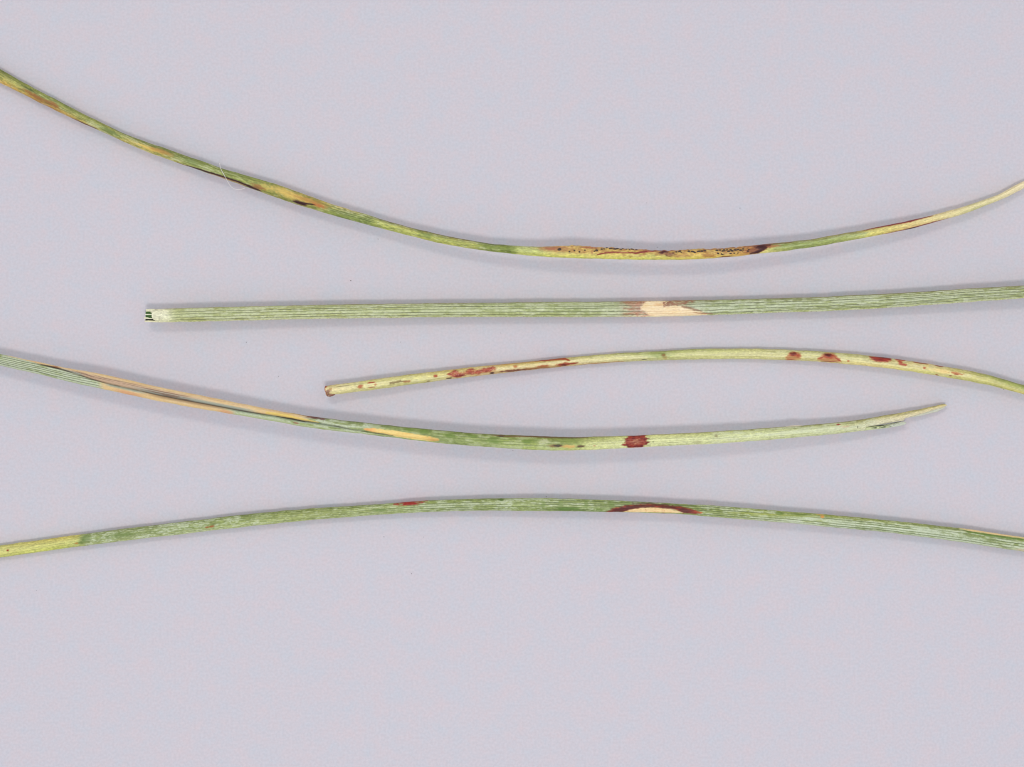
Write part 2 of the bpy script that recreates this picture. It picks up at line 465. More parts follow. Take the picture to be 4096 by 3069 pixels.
# ================================================================== needle 1 (uppermost, black-dotted lesion)
def needle_one():
    top = [(A0, [(0, 100), (330, 290), (580, 415), (850, 560), (1000, 635), (1300, 780), (1500, 868), (1900, 1000), (2209, 1105)]),
           (B0, [(250, 280), (500, 365), (800, 450), (1000, 508), (1300, 605), (1500, 682), (1750, 770), (2000, 850)]),
           (C0, [(0, 380), (200, 440), (400, 508), (700, 590), (1000, 660), (1300, 720), (1600, 768), (1900, 785)]),
           (D0, [(0, 680), (300, 682), (450, 668), (550, 665), (700, 680), (900, 690), (1250, 712), (1500, 725)]),
           (E0, [(0, 828), (300, 820), (700, 797), (1000, 765), (1300, 735), (1600, 700), (1640, 692)]),
           (F0, [(0, 958), (350, 900), (700, 830), (1000, 770), (1300, 695), (1600, 610), (1800, 540), (1950, 485), (2060, 425), (2140, 372), (2190, 350)])]
    bot = [(A0, [(0, 255), (230, 365), (450, 480), (800, 650), (1060, 765), (1400, 920), (1700, 1045), (2000, 1150), (2209, 1225)]),
           (B0, [(300, 400), (560, 490), (800, 580), (960, 635), (1200, 720), (1400, 785), (1600, 845), (1900, 935)]),
           (C0, [(0, 500), (300, 580), (600, 660), (900, 735), (1200, 795), (1500, 838), (1800, 875)]),
           (D0, [(0, 780), (300, 800), (700, 815), (1150, 825), (1600, 825)]),
           (E0, [(0, 938), (300, 930), (600, 910), (900, 875), (1200, 845), (1500, 800)]),
           (F0, [(0, 1055), (350, 990), (700, 925), (1000, 865), (1300, 775), (1500, 725), (1700, 650), (1900, 570), (2050, 510), (2150, 455), (2209, 430)])]
    edge = [(-700, 30), (0, 32), (800, 50), (1500, 70), (2000, 95), (2300, 110), (2700, 110), (3000, 100), (3400, 80), (3700, 55), (4096, 28)]
    n = Needle(-560, 4104, top, bot, edge, crown=11, depth=26, sig=26, seed=11)
    n.top += (fbm(n.x / 16, 0 * n.x, 5) - 0.5) * 7 * sstep(2210, 2300, n.x) * (1 - sstep(2950, 3020, n.x))
    n.mid = (n.top + n.bot) / 2; n.half = (n.bot - n.top) / 2; n.refresh()
    n.base([(-600, (125, 132, 55), (188, 180, 88), (195, 160, 85)), (0, (125, 132, 55), (190, 182, 90), (198, 162, 85)),
            (100, (135, 142, 58), (170, 168, 85), (190, 155, 75)), (180, (140, 150, 66), (155, 158, 80), (165, 118, 60)),
            (300, (140, 147, 62), (175, 172, 90), (190, 160, 80)), (420, (150, 150, 60), (150, 160, 80), (165, 160, 80)),
            (520, (125, 132, 58), (180, 170, 85), (195, 175, 85)), (620, (120, 127, 55), (200, 168, 85), (200, 180, 90)),
            (700, (120, 132, 50), (150, 162, 80), (175, 168, 75)), (800, (125, 138, 55), (140, 160, 80), (150, 163, 80)),
            (950, (120, 140, 60), (150, 165, 78), (140, 155, 70)), (1080, (140, 148, 62), (175, 168, 75), (150, 145, 60)),
            (1180, (165, 152, 70), (205, 178, 90), (150, 145, 60)), (1270, (165, 148, 70), (190, 157, 75), (150, 155, 70)),
            (1320, (205, 182, 95), (150, 160, 75), (130, 152, 65)), (1400, (190, 172, 95), (135, 160, 80), (115, 150, 55)),
            (1480, (140, 152, 75), (125, 154, 75), (115, 150, 60)), (1512, (150, 147, 75), (190, 197, 95), (170, 182, 80)),
            (1650, (142, 132, 60), (187, 190, 90), (182, 187, 85)), (1750, (137, 127, 55), (165, 178, 80), (190, 192, 90)),
            (1900, (142, 134, 55), (187, 190, 90), (182, 182, 85)), (1945, (110, 124, 45), (115, 148, 50), (122, 147, 50)),
            (2040, (125, 142, 60), (110, 145, 48), (115, 142, 50)), (2078, (175, 182, 105), (190, 202, 115), (197, 202, 100)),
            (2150, (182, 182, 105), (192, 202, 110), (202, 207, 95)), (2220, (207, 172, 106), (212, 188, 104), (215, 214, 98)),
            (2500, (212, 178, 92), (220, 198, 98), (220, 214, 94)), (2600, (182, 130, 76), (207, 196, 98), (208, 206, 92)),
            (2760, (206, 168, 86), (221, 188, 96), (224, 206, 92)), (2900, (210, 176, 94), (221, 192, 104), (211, 182, 92)),
            (2990, (187, 132, 75), (202, 162, 80), (192, 142, 75)), (3050, (172, 112, 70), (217, 192, 110), (227, 217, 130)),
            (3110, (132, 137, 65), (140, 168, 80), (192, 192, 100)), (3200, (137, 134, 65), (130, 163, 75), (140, 163, 80)),
            (3350, (152, 143, 75), (152, 178, 95), (152, 168, 80)), (3420, (160, 150, 80), (168, 184, 95), (180, 188, 95)),
            (3480, (182, 162, 90), (222, 214, 115), (217, 207, 105)), (3650, (227, 202, 130), (234, 214, 135), (204, 170, 108)),
            (3800, (217, 197, 130), (237, 224, 145), (227, 212, 140)), (3900, (187, 182, 110), (228, 223, 150), (182, 187, 105)),
            (4000, (227, 212, 150), (237, 224, 160), (227, 217, 150)), (4090, (237, 217, 165), (244, 228, 182), (240, 224, 177))], warp=22)
    n.wax((205, 212, 165), 0.55, rows=6, keep=n.xr(150, 1000, 60, 60) * sstep(-0.7, -0.3, n.V), dens=0.60)
    n.wax((195, 208, 160), 0.45, rows=6, keep=n.xr(1300, 2000), sd=3, dens=0.6)
    n.wax((195, 212, 165), 0.45, rows=6, keep=n.xr(3100, 3480), sd=6, dens=0.58)
    n.lines((-0.5, -0.1, 0.25), (75, 85, 35), 0.5, keep=n.xr(1320, 1500), gate=0.2)
    n.lines((-0.55, -0.15, 0.3), (95, 100, 40), 0.40, keep=n.xr(-600, 1050), gate=0.5)
    n.lines((-0.35, 0.15), (245, 232, 170), 0.5, keep=n.xr(3560, 4090, 60, 10), gate=0.3, groove=-0.6)
    n.mix((95, 75, 45), 0.55 * n.xr(1500, 2000) * (1 - sstep(-0.98, -0.72, n.V)))
    n.wax((224, 226, 180), 0.5, rows=11, keep=n.xr(-600, 2150), sd=8, dens=0.63, sx=0.5)
    n.wax((92, 112, 42), 0.55, rows=9, keep=n.xr(-600, 2050), sd=9, dens=0.60, sx=0.7)
    # brown flecks at the left
    n.mix((150, 95, 50), 0.8 * n.blob(A0, 420, 415, 170, 26)); n.mix((150, 90, 48), 0.75 * n.blob(A0, 610, 500, 70, 26))
    n.mix((70, 90, 30), 0.8 * n.blob(A0, 320, 325, 90, 14)); n.mix((85, 120, 45), 0.7 * n.blob(A0, 1230, 800, 130, 26))
    n.mix((222, 190, 95), 0.8 * n.blob(A0, 1650, 980, 160, 22)); n.mix((175, 125, 60), 0.7 * n.blob(A0, 1800, 1020, 150, 26))
    n.mix((95, 135, 60), 0.6 * n.blob(A0, 2120, 1130, 80, 35))
    n.mix((85, 35, 30), 0.8 * n.streak(A0, [(780, 638), (900, 690), (1070, 764)], [6, 16, 8]))
    n.mix((85, 35, 30), 0.7 * n.streak(A0, [(1950, 1130), (2209, 1222)], [6, 14]))
    dark = n.streak(B0, [(130, 338), (300, 392), (500, 455), (700, 520), (880, 592), (960, 625)], [6, 18, 26, 24, 30, 8], wob=0.25)
    fringe = n.streak(B0, [(380, 428), (560, 486), (800, 570)], [10, 15, 8])
    n.mix((52, 18, 14), 0.97 * dark); n.mix((186, 146, 96), 0.8 * fringe)
    n.mix((150, 98, 55), 0.8 * n.blob(B0, 920, 578, 90, 28))
    yel = n.blob(B0, 1240, 645, 300, 48, 0.7)
    n.mix((218, 186, 96), 0.9 * yel)
    n.mix((178, 128, 60), 0.7 * n.blob(B0, 1500, 735, 220, 30))
    spot = np.maximum(n.blob(B0, 1385, 755, 80, 20, wob=0.3), n.streak(B0, [(1295, 733), (1380, 752), (1560, 778)], [6, 30, 8], wob=0.2))
    n.mix((48, 10, 14), 0.97 * spot)
    n.mix((192, 108, 55), 0.75 * n.blob(B0, 1590, 785, 70, 20))
    # the long yellow lesion
    n.mix((100, 140, 60), 0.55 * n.blob(C0, 840, 672, 80, 26))
    redt = n.blob(C0, 2240, 820, 170, 26, 0.8)
    n.mix((165, 90, 72), 0.8 * redt)
    n.mix((176, 100, 72), 0.75 * n.blob(D0, 720, 690, 110, 16)); n.mix((170, 110, 75), 0.55 * n.blob(D0, 330, 695, 130, 14))
    n.mix((172, 140, 80), 0.6 * n.blob(D0, 390, 718, 60, 28)); n.mix((188, 140, 70), 0.5 * n.blob(D0, 600, 735, 130, 30))
    redl = n.streak(D0, [(790, 778), (880, 755), (1000, 746), (1200, 756), (1330, 738), (1430, 730)], [12, 17, 17, 19, 26, 14], wob=0.25)
    n.mix((132, 34, 40), 0.94 * redl)
    n.mix((110, 45, 35), 0.7 * n.streak(D0, [(1380, 728), (1560, 730), (1720, 722)], [10, 10, 6]))
    n.mix((150, 120, 40), 0.7 * n.blob(D0, 1165, 795, 28, 14))
    blotch = np.maximum(n.blob(D0, 1530, 750, 70, 26), n.blob(D0, 1600, 770, 60, 22))
    n.mix((66, 18, 26), 0.93 * blotch); n.mix((150, 95, 55), 0.6 * n.blob(D0, 1720, 785, 120, 20))
    n.mix((160, 105, 55), 0.7 * n.blob(E0, 370, 890, 90, 28)); n.mix((90, 35, 25), 0.7 * n.blob(E0, 555, 908, 70, 10))
    dl = np.maximum(n.blob(E0, 960, 795, 90, 34, wob=0.4), n.streak(E0, [(820, 872), (920, 850), (1000, 800), (1060, 775)], [16, 40, 40, 10]))
    n.mix((125, 65, 45), 0.8 * n.blob(E0, 880, 830, 130, 36)); n.mix((56, 12, 16), 0.96 * dl)
    n.mix((175, 110, 70), 0.7 * n.blob(E0, 1080, 790, 90, 16))
    n.mix((120, 60, 38), 0.5 * n.streak(E0, [(300, 826), (700, 803), (1000, 772), (1300, 742)], [10, 16, 14, 8]))
    # brown staining round the fruiting bodies
    for o, zx, zy, rx, ry in ((D0, 1000, 706, 170, 22), (D0, 1180, 714, 90, 16), (D0, 810, 722, 70, 22), (D0, 580, 735, 140, 24), (D0, 1700, 742, 70, 18), (D0, 1890, 740, 140, 20), (D0, 2150, 730, 80, 24), (E0, 640, 836, 150, 26), (E0, 580, 874, 140, 14)):
        n.mix((150, 100, 58), 0.45 * n.blob(o, zx, zy, rx, ry, 0.8, 1.0))
    n.mix((232, 208, 128), 0.45 * n.xr(2230, 3000, 40, 40) * sstep(0.5, 0.7, fbm(n.X / 22, n.Q / 6, 16)))
    n.mix((150, 90, 58), 0.45 * n.xr(2230, 3000, 40, 40) * sstep(0.55, 0.72, fbm(n.X / 16, n.Q / 6, 15)) * (1 - sstep(0.2, 0.6, n.V)))
    n.mix((244, 228, 184), 0.35 * n.xr(3700, 4110, 150, 1))
    # right end
    r1 = n.streak(F0, [(430, 892), (700, 838), (950, 785), (1040, 765), (1200, 727)], [8, 18, 34, 16, 6], wob=0.3)
    r2 = n.streak(F0, [(640, 935), (900, 882), (1200, 805), (1400, 752)], [6, 12, 22, 6], wob=0.3)
    n.mix((120, 28, 26), 0.9 * r1); n.mix((116, 36, 34), 0.8 * r2)
    n.mix((30, 20, 20), 0.95 * n.streak(F0, [(900, 882), (980, 866), (1070, 848)], [6, 16, 6]))
    n.margin((228, 222, 165), 0.35, 1, 0.08)
    root = root_at(n, 'long sagging yellow-green pine needle with black-dotted yellow lesion, uppermost of the five')
    n.build(root, end1=[6, 2, -2, -4, -8])
    n.patch(root, 'lesion', dark, 'dark brown streak along the lower edge')
    n.patch(root, 'lesion', spot, 'small blackish brown spot')
    n.patch(root, 'lesion', np.maximum(redl, blotch), 'dark red winding line ending in a dark blotch')
    n.patch(root, 'lesion', dl, 'dark brown slanting blotch at the end of the yellow patch')
    n.patch(root, 'lesion', r1, 'dark red streak on the upper edge')
    # black fruiting bodies: small domes breaking through the yellow tissue
    nu, nw = 8, 4
    dv, df = [], []
    for k in range(nw):
        a = k / nw * math.pi / 2
        for i in range(nu):
            t = i / nu * 2 * math.pi
            dv.append((math.cos(a) * math.cos(t), math.cos(a) * math.sin(t), math.sin(a)))
    dv.append((0, 0, 1.0))
    me = bpy.data.meshes.new('fruiting_body')
    faces = []
    for k in range(nw - 1):
        for i in range(nu):
            faces.append((k * nu + i, k * nu + (i + 1) % nu, (k + 1) * nu + (i + 1) % nu, (k + 1) * nu + i))
    for i in range(nu):
        faces.append(((nw - 1) * nu + i, (nw - 1) * nu + (i + 1) % nu, nw * nu))
    me.from_pydata(dv, [], faces); me.polygons.foreach_set('use_smooth', [True] * len(faces)); me.materials.append(M_FRUIT)
    spots = []
    for o, L in ((D0, [(380, 716, 26, 16), (790, 727, 20, 13), (765, 735, 12, 8), (845, 713, 16, 10), (872, 711, 16, 8), (905, 699, 18, 9), (945, 705, 24, 9),
                       (985, 712, 30, 11), (1020, 708, 24, 11), (1055, 715, 20, 9), (1080, 706, 14, 7), (1120, 713, 15, 8), (1150, 715, 12, 8), (1185, 714, 26, 9),
                       (1225, 717, 20, 7), (660, 724, 12, 9), (600, 742, 13, 10), (545, 728, 13, 9), (490, 740, 13, 9), (1668, 744, 16, 9), (1705, 738, 24, 11), (1722, 748, 10, 6),
                       (1805, 737, 18, 11), (1850, 741, 26, 11), (1870, 749, 18, 8), (1915, 737, 26, 10), (1950, 735, 22, 11), (1982, 731, 22, 9),
                       (2115, 727, 20, 10), (2150, 724, 18, 9), (2180, 733, 18, 10), (2125, 757, 12, 8), (2165, 764, 12, 7), (2195, 716, 12, 8)]),
                 (E0, [(590, 847, 24, 10), (570, 832, 14, 8), (625, 842, 22, 11), (610, 828, 16, 8), (660, 833, 26, 11), (690, 829, 18, 9), (720, 835, 22, 10), (748, 822, 18, 9),
                       (745, 843, 12, 7), (545, 842, 14, 8), (475, 872, 14, 8), (520, 880, 18, 7), (610, 872, 18, 7), (650, 868, 14, 7), (690, 866, 18, 6), (800, 845, 14, 9), (810, 828, 12, 7)])):
        spots += [(o[0] + a / ZS, o[1] + b / ZS, c / ZS, d / ZS) for a, b, c, d in L]
    for k, (x, y, rx, ry) in enumerate(spots):
        z, e = n.surf(x, y)
        slope = float(np.interp(x, n.x, np.gradient(n.mid, n.x)))
        p = W(np.float64(x), np.float64(y), np.float64(z - 0.5), np.float64(e))
        ob = bpy.data.objects.new('fruiting_body', me); COL.objects.link(ob)
        ob.parent = root
        rx *= 0.9; ry *= 0.98
        rp = np.array(root.location)
        ob.location = tuple(p - rp)
        ob.rotation_euler = (0, 0, -math.atan(slope) + (hash2(np.int64(k), np.int64(3), 5) - 0.5) * 0.7)
        ob.scale = (rx * K, ry * K, 2.6 * K)
    return n

# ================================================================== needle 2 (straight, cut end)
def needle_two():
    top = [(G0, [(225, 517), (500, 510), (1000, 495), (1500, 482)]), (H0, [(0, 612), (600, 600), (1200, 592)]),
           (I0, [(0, 585), (700, 577), (1500, 570), (2209, 560)]), (J0, [(600, 553), (1200, 540), (1800, 522)]),
           (K0, [(0, 518), (600, 488), (1200, 455), (1700, 420), (2209, 392)])]
    bot = [(G0, [(225, 662), (500, 663), (1000, 650), (1600, 635)]), (H0, [(0, 765), (800, 752), (1500, 745)]),
           (I0, [(0, 742), (1000, 742), (2209, 737)]), (J0, [(600, 722), (1200, 702), (1700, 685)]),
           (K0, [(0, 677), (600, 648), (1200, 605), (1700, 570), (2209, 532)])]
    edge = [(560, 72), (1300, 60), (2000, 52), (2600, 46), (3100, 49), (3700, 60), (4096, 74), (4700, 92)]
    n = Needle(609, 4620, top, bot, edge, crown=9, depth=44, sig=60, seed=23)
    n.base([(560, (228, 226, 192), (234, 233, 200), (228, 224, 186)), (665, (224, 222, 182), (230, 230, 192), (220, 220, 175)),
            (705, (185, 192, 125), (196, 206, 145), (190, 198, 130)), (760, (166, 172, 104), (177, 186, 118), (174, 180, 108)),
            (1500, (164, 169, 106), (174, 187, 118), (174, 182, 111)), (2200, (156, 170, 108), (158, 180, 114), (162, 176, 104)),
            (2440, (152, 166, 111), (158, 178, 122), (164, 172, 111)), (2555, (190, 168, 138), (200, 184, 160), (210, 194, 160)), (2600, (210, 180, 148), (226, 204, 178), (232, 208, 172)),
            (2800, (140, 140, 95), (174, 184, 146), (180, 180, 130)), (2900, (144, 156, 104), (154, 178, 128), (156, 172, 104)),
            (3300, (154, 159, 101), (166, 184, 124), (164, 179, 104)), (3700, (146, 152, 80), (169, 184, 124), (166, 179, 104)),
            (4700, (150, 154, 82), (174, 186, 124), (172, 180, 106))], warp=25, fib=0.06)
    inner = n.xr(735, 4700, 25, 20)
    les_x = 1 - n.xr(2515, 2790, 55, 30)
    V2 = (-0.72, -0.45, -0.11, 0.33, 0.70)
    n.wax((206, 216, 174), 0.72, keep=inner * les_x * n.xr(0, 2480, 1, 60), dens=0.46, vs=V2)
    n.wax((206, 217, 186), 0.74, keep=n.xr(2760, 4700, 30, 20), sd=4, dens=0.43, vs=(-0.72, -0.45, -0.11, 0.06, 0.33, 0.52, 0.70))
    lk = n.xr(690, 4700, 30, 20) * (1 - n.xr(2600, 2740, 20, 25))
    n.lines((-0.45, -0.11, 0.33, 0.70), (80, 86, 54), 0.88, w=1.25, keep=lk, gate=0.08)
    n.lines((-0.72, -0.9), (95, 98, 60), 0.6, w=1.1, keep=lk * n.xr(1300, 4700, 200, 10), gate=0.3)
    n.lines((0.06, 0.52), (86, 98, 56), 0.7, w=1.2, keep=lk * n.xr(2850, 4700, 60, 10), gate=0.35)
    n.lines((-0.82,), (225, 228, 195), 0.25, w=0.9, keep=n.xr(1000, 4700), gate=0.45, groove=0)
    n.wax((226, 232, 204), 0.42, rows=13, keep=inner * les_x, sd=8, dens=0.63, sx=0.4)
    n.wax((134, 158, 80), 0.42, rows=9, keep=inner * les_x, sd=9, dens=0.63, sx=0.5)
    # tan lesion with a brown mottled front
    fr = n.xr(2505, 2600, 45, 25) * sstep(0.40, 0.62, fbm(n.X / 14, n.V * 7, 91))
    n.mix((196, 136, 112), 0.6 * fr)
    n.mix((150, 88, 62), 0.55 * (0.35 + 0.65 * sstep(0.42, 0.6, fbm(n.X / 6, n.V * 14, 97))) * n.streak(D0, [(1040, 1300), (1200, 1296), (1340, 1302)], [26, 40, 16], wob=0.6))
    n.mix((150, 80, 62), 0.55 * (0.35 + 0.65 * sstep(0.42, 0.6, fbm(n.X / 6, n.V * 14, 97))) * n.streak(D0, [(1080, 1368), (1200, 1370), (1300, 1378)], [10, 34, 14], wob=0.6))
    n.mix((150, 80, 50), 0.55 * (0.35 + 0.65 * sstep(0.42, 0.6, fbm(n.X / 6, n.V * 14, 97))) * n.streak(D0, [(1080, 1425), (1250, 1420), (1400, 1420)], [14, 30, 10], wob=0.6))
    tan = n.between(D0, [(1275, 1345), (1330, 1300), (1400, 1270), (1540, 1270), (1560, 1340), (1740, 1338), (1860, 1385), (2010, 1425)],
                    [(1275, 1385), (1340, 1405), (1420, 1480), (1700, 1480), (2010, 1480)], soft=7, wob=6)
    n.mix((253, 233, 190), 0.97 * tan)
    n.mix((226, 190, 140), 0.35 * tan * sstep(0.5, 0.75, vnoise(n.X / 60, n.V * 13, 98)))
    n.mix((196, 150, 120), 0.3 * tan * sstep(0.6, 0.8, fbm(n.X / 7, n.V * 10, 99)))
    n.mix((246, 212, 146), 0.4 * tan * sstep(0.5, 0.7, fbm(n.X / 30, n.V * 8, 95)))
    n.lines((-0.45, -0.11, 0.33, 0.70), (224, 190, 146), 0.55, w=1.3, keep=tan, gate=0.3, groove=1.0)
    n.mix((206, 150, 100), 0.45 * n.blob(D0, 1480, 1322, 80, 22, 0.8)); n.mix((150, 98, 76), 0.8 * n.between(D0, [(1520, 1282), (1640, 1270), (1880, 1268)], [(1520, 1345), (1720, 1330), (1880, 1290)], wob=9) * sstep(0.3, 0.6, fbm(n.X / 8, n.V * 9, 93)))
    n.mix((150, 110, 84), 0.7 * n.streak(D0, [(1720, 1345), (1850, 1372), (1960, 1400)], [20, 34, 10], wob=0.7))
    n.mix((150, 98, 62), 0.7 * n.streak(D0, [(1850, 1412), (1960, 1420), (2080, 1425)], [6, 20, 6], wob=0.6))
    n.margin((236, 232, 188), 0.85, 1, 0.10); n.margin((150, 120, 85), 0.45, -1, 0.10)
    root = root_at(n, 'straight pale green pine needle with a cream cut end and one tan patch')
    n.build(root, end0=[-20, 0, 0, 0, 6, 26])
    n.patch(root, 'lesion', tan, 'dry tan patch with a brown upper margin', lift=1.2)
    # torn cut end: four fibre strips over the green inner tissue
    z = float(n.e[0]); g = lambda zx, zy: (G0[0] + zx / ZS, G0[1] + zy / ZS)
    def sliver(pt_top, pt_bot, zz, rgb, name='torn_strip', cr=2.5):
        xs = [g(*p)[0] for p in pt_top]; return strip_mesh(name, root, xs, [g(*p)[1] for p in pt_top], [g(*p)[1] for p in pt_bot], zz, 3.0, flat(rgb), crown=cr, seed=int(pt_top[0][1]), step=1.5)
    def zl(k): return [z + k] * 3
    sliver([(232, 517), (262, 514), (330, 512)], [(228, 545), (262, 543), (330, 546)], [z + 3] * 3, (228, 226, 190))
    sliver([(222, 570), (262, 570), (330, 570)], [(222, 581), (262, 581), (330, 582)], [z + 6] * 3, (232, 234, 205), cr=1.5)
    sliver([(212, 604), (238, 606), (262, 610)], [(212, 614), (238, 614), (262, 615)], [z + 5] * 3, (226, 226, 196), cr=1.2)
    sliver([(212, 613), (262, 614), (330, 614)], [(212, 624), (262, 625), (330, 626)], [z + 5] * 3, (232, 230, 198), cr=1.5)
    sliver([(216, 642), (262, 640), (330, 644), (420, 648)], [(214, 656), (262, 660), (330, 662), (420, 664)], [z - 2, z - 1, z, z], (232, 228, 190))
    sliver([(228, 530), (262, 528), (318, 526)], [(222, 622), (262, 624), (318, 624)], [z - 6] * 3, (60, 100, 36), name='inner_tissue_and_gap_shade', cr=1.0)
    sliver([(226, 620), (280, 618), (372, 622)], [(226, 645), (280, 645), (372, 644)], [z - 14] * 3, (24, 26, 18), name='inner_tissue_and_gap_shade', cr=1.0)  # near-black sliver: the shadow inside the deep gap, painted as colour
    return n

# ================================================================== needle 3 (rust blotches)
def needle_three():
    top = [(H0, [(275, 1502), (400, 1490), (700, 1445), (1200, 1375), (1600, 1330)]), (I0, [(0, 1290), (400, 1255), (800, 1210), (1200, 1170), (1700, 1132)]),
           (J0, [(0, 1125), (400, 1098), (800, 1088), (1200, 1090), (1600, 1105)]),
           (K0, [(0, 1125), (400, 1155), (800, 1205), (1200, 1265), (1600, 1330), (1900, 1400), (2209, 1495)])]
    bot = [(H0, [(275, 1604), (340, 1604), (400, 1597), (700, 1560), (1000, 1520), (1500, 1450), (1900, 1400)]),
           (I0, [(0, 1395), (400, 1350), (800, 1308), (1200, 1268), (1600, 1240)]), (J0, [(0, 1222), (400, 1212), (800, 1203), (1200, 1208), (1600, 1222)]),
           (K0, [(0, 1238), (400, 1275), (800, 1320), (1200, 1380), (1600, 1450), (1900, 1510), (2209, 1600)])]
    edge = [(1300, 56), (1560, 48), (1900, 32), (2300, 23), (2900, 22), (3300, 32), (3600, 46), (4096, 54), (4700, 60)]
    n = Needle(1302, 4640, top, bot, edge, crown=12, depth=21, sig=40, seed=37)
    n.base([(1300, (220, 200, 130), (236, 217, 162), (226, 216, 142)), (1450, (206, 202, 112), (234, 227, 152), (212, 207, 122)),
            (1650, (202, 194, 100), (222, 222, 132), (192, 192, 102)), (1800, (207, 182, 95), (227, 217, 132), (207, 192, 112)),
            (2000, (200, 167, 85), (232, 217, 152), (190, 152, 97)), (2150, (190, 167, 80), (227, 207, 137), (196, 162, 97)),
            (2300, (190, 182, 100), (232, 222, 157), (206, 182, 122)), (2450, (185, 187, 100), (224, 222, 142), (202, 192, 127)),
            (2570, (150, 168, 84), (207, 210, 127), (192, 192, 117)), (2640, (138, 162, 74), (172, 188, 98), (178, 186, 108)),
            (2720, (162, 178, 92), (202, 207, 127), (192, 197, 112)), (3000, (197, 197, 117), (217, 218, 142), (207, 207, 122)),
            (3300, (177, 182, 102), (217, 217, 137), (207, 198, 117)), (3500, (182, 178, 102), (222, 217, 142), (227, 207, 122)),
            (3700, (197, 172, 97), (227, 212, 132), (207, 207, 102)), (3850, (172, 167, 77), (217, 207, 117), (187, 187, 92)),
            (4000, (142, 153, 67), (192, 192, 97), (187, 187, 87)), (4096, (142, 157, 67), (168, 182, 92), (216, 197, 107)), (4700, (142, 157, 67), (168, 182, 92), (200, 190, 100))])
    n.lines((-0.25, 0.1, 0.35), (244, 240, 190), 0.5, w=1.4, keep=n.xr(1350, 4700), gate=0.42, groove=-0.7)
    n.lines((-0.55, 0.6, 0.05), (165, 150, 80), 0.45, w=1.1, keep=n.xr(1350, 4700), gate=0.5)
    n.wax((236, 232, 190), 0.4, rows=6, keep=n.xr(1350, 4700), dens=0.6)
    n.mix((230, 214, 164), 0.22 * n.xr(1300, 4000, 1, 200))
    R1, R2, RD = (172, 70, 48), (140, 40, 26), (104, 28, 22)
    ms = []
    def red(o, zx, zy, rx, ry, c=R1, a=0.85, **k):
        m = n.blob(o, zx, zy, rx, ry, **k); n.mix(c, a * m); return m
    # cut end
    red(H0, 310, 1575, 40, 32, (120, 70, 62), 0.7, wob=0.9); red(H0, 287, 1510, 18, 16, (140, 45, 35), 0.8); red(H0, 283, 1560, 9, 60, (150, 60, 40), 0.7)
    red(H0, 340, 1540, 22, 14, (165, 110, 60), 0.6)
    n.mix((120, 95, 55), 0.6 * n.streak(H0, [(400, 1512), (550, 1496)], 8))
    # spots left
    ms.append(red(H0, 670, 1508, 34, 22, (180, 95, 60)))
    red(H0, 795, 1465, 48, 11, R1); red(H0, 835, 1490, 16, 16, R1, 0.5); red(H0, 795, 1518, 40, 8, (160, 95, 60), 0.7)
    red(H0, 1080, 1458, 100, 18, (122, 100, 52), 0.75, wob=0.9); red(H0, 1180, 1455, 45, 14, (150, 85, 45), 0.7)
    ms.append(red(H0, 1500, 1394, 28, 17, R1))
    n.mix((60, 30, 25), 0.8 * n.streak(H0, [(1400, 1452), (1440, 1447)], 10)); n.mix((55, 25, 22), 0.9 * n.streak(H0, [(1615, 1422), (1680, 1414)], 12))
    big = np.maximum.reduce([n.blob(L0, 1190, 280, 90, 26), n.blob(L0, 1160, 245, 50, 22), n.blob(L0, 1110, 268, 40, 12), n.blob(L0, 1330, 245, 70, 30), n.blob(L0, 1410, 250, 80, 26),
                             n.blob(L0, 1510, 225, 90, 32), n.blob(L0, 1560, 205, 50, 22), n.blob(L0, 1330, 216, 46, 12)])
    n.mix(R1, 0.9 * big); n.mix(RD, 0.6 * n.blob(L0, 1210, 282, 60, 16)); n.mix((215, 160, 145), 0.7 * big * sstep(0.62, 0.75, fbm(n.X / 5, n.Q / 3, 55)))
    n.mix(RD, 0.45 * big * sstep(0.55, 0.7, fbm(n.X / 11, n.Q / 5, 57)))
    n.mix((50, 20, 18), 0.9 * n.blob(L0, 1570, 256, 26, 11, wob=0.2))
    br = n.streak(L0, [(1650, 240), (1760, 232), (1900, 222), (2050, 205), (2209, 195)], [8, 26, 26, 18, 10], wob=0.6)
    n.mix((110, 52, 28), 0.85 * br); n.mix((196, 140, 75), 0.5 * n.streak(L0, [(1500, 175), (1700, 160), (2209, 112)], [14, 22, 20]))
    ms.append(red(L0, 1828, 182, 26, 18, (186, 100, 55), 0.75)); red(L0, 2140, 180, 70, 16, (165, 80, 40), 0.8); red(L0, 2150, 118, 90, 10, (150, 70, 35), 0.8)
    u1 = n.streak(Q0, [(150, 262), (300, 247), (440, 236), (500, 258)], [10, 22, 34, 12], wob=0.4)
    u2 = np.maximum(n.blob(Q0, 420, 300, 80, 22), n.streak(Q0, [(360, 302), (480, 295), (590, 280)], [16, 26, 12], wob=0.5))
    n.mix((158, 62, 26), 0.92 * u1); n.mix((150, 54, 26), 0.92 * u2); n.mix((70, 20, 15), 0.7 * n.blob(Q0, 425, 308, 30, 12))
    n.mix((175, 110, 60), 0.7 * n.blob(Q0, 190, 318, 70, 14)); n.mix((165, 105, 62), 0.7 * n.streak(Q0, [(500, 322), (800, 285), (1100, 265)], [16, 12, 8], wob=0.6))
    n.mix((165, 120, 70), 0.6 * n.streak(Q0, [(0, 350), (200, 335), (480, 315)], [34, 30, 14]))
    sp = red(Q0, 1525, 195, 30, 14, (150, 62, 30), 0.85); red(Q0, 1540, 222, 30, 22, (165, 130, 70), 0.6); n.mix((40, 35, 25), 0.8 * n.streak(Q0, [(1285, 247), (1345, 243)], 8))
    n.mix((112, 150, 66), 0.45 * n.blob(Q0, 1470, 195, 150, 34, 0.8))
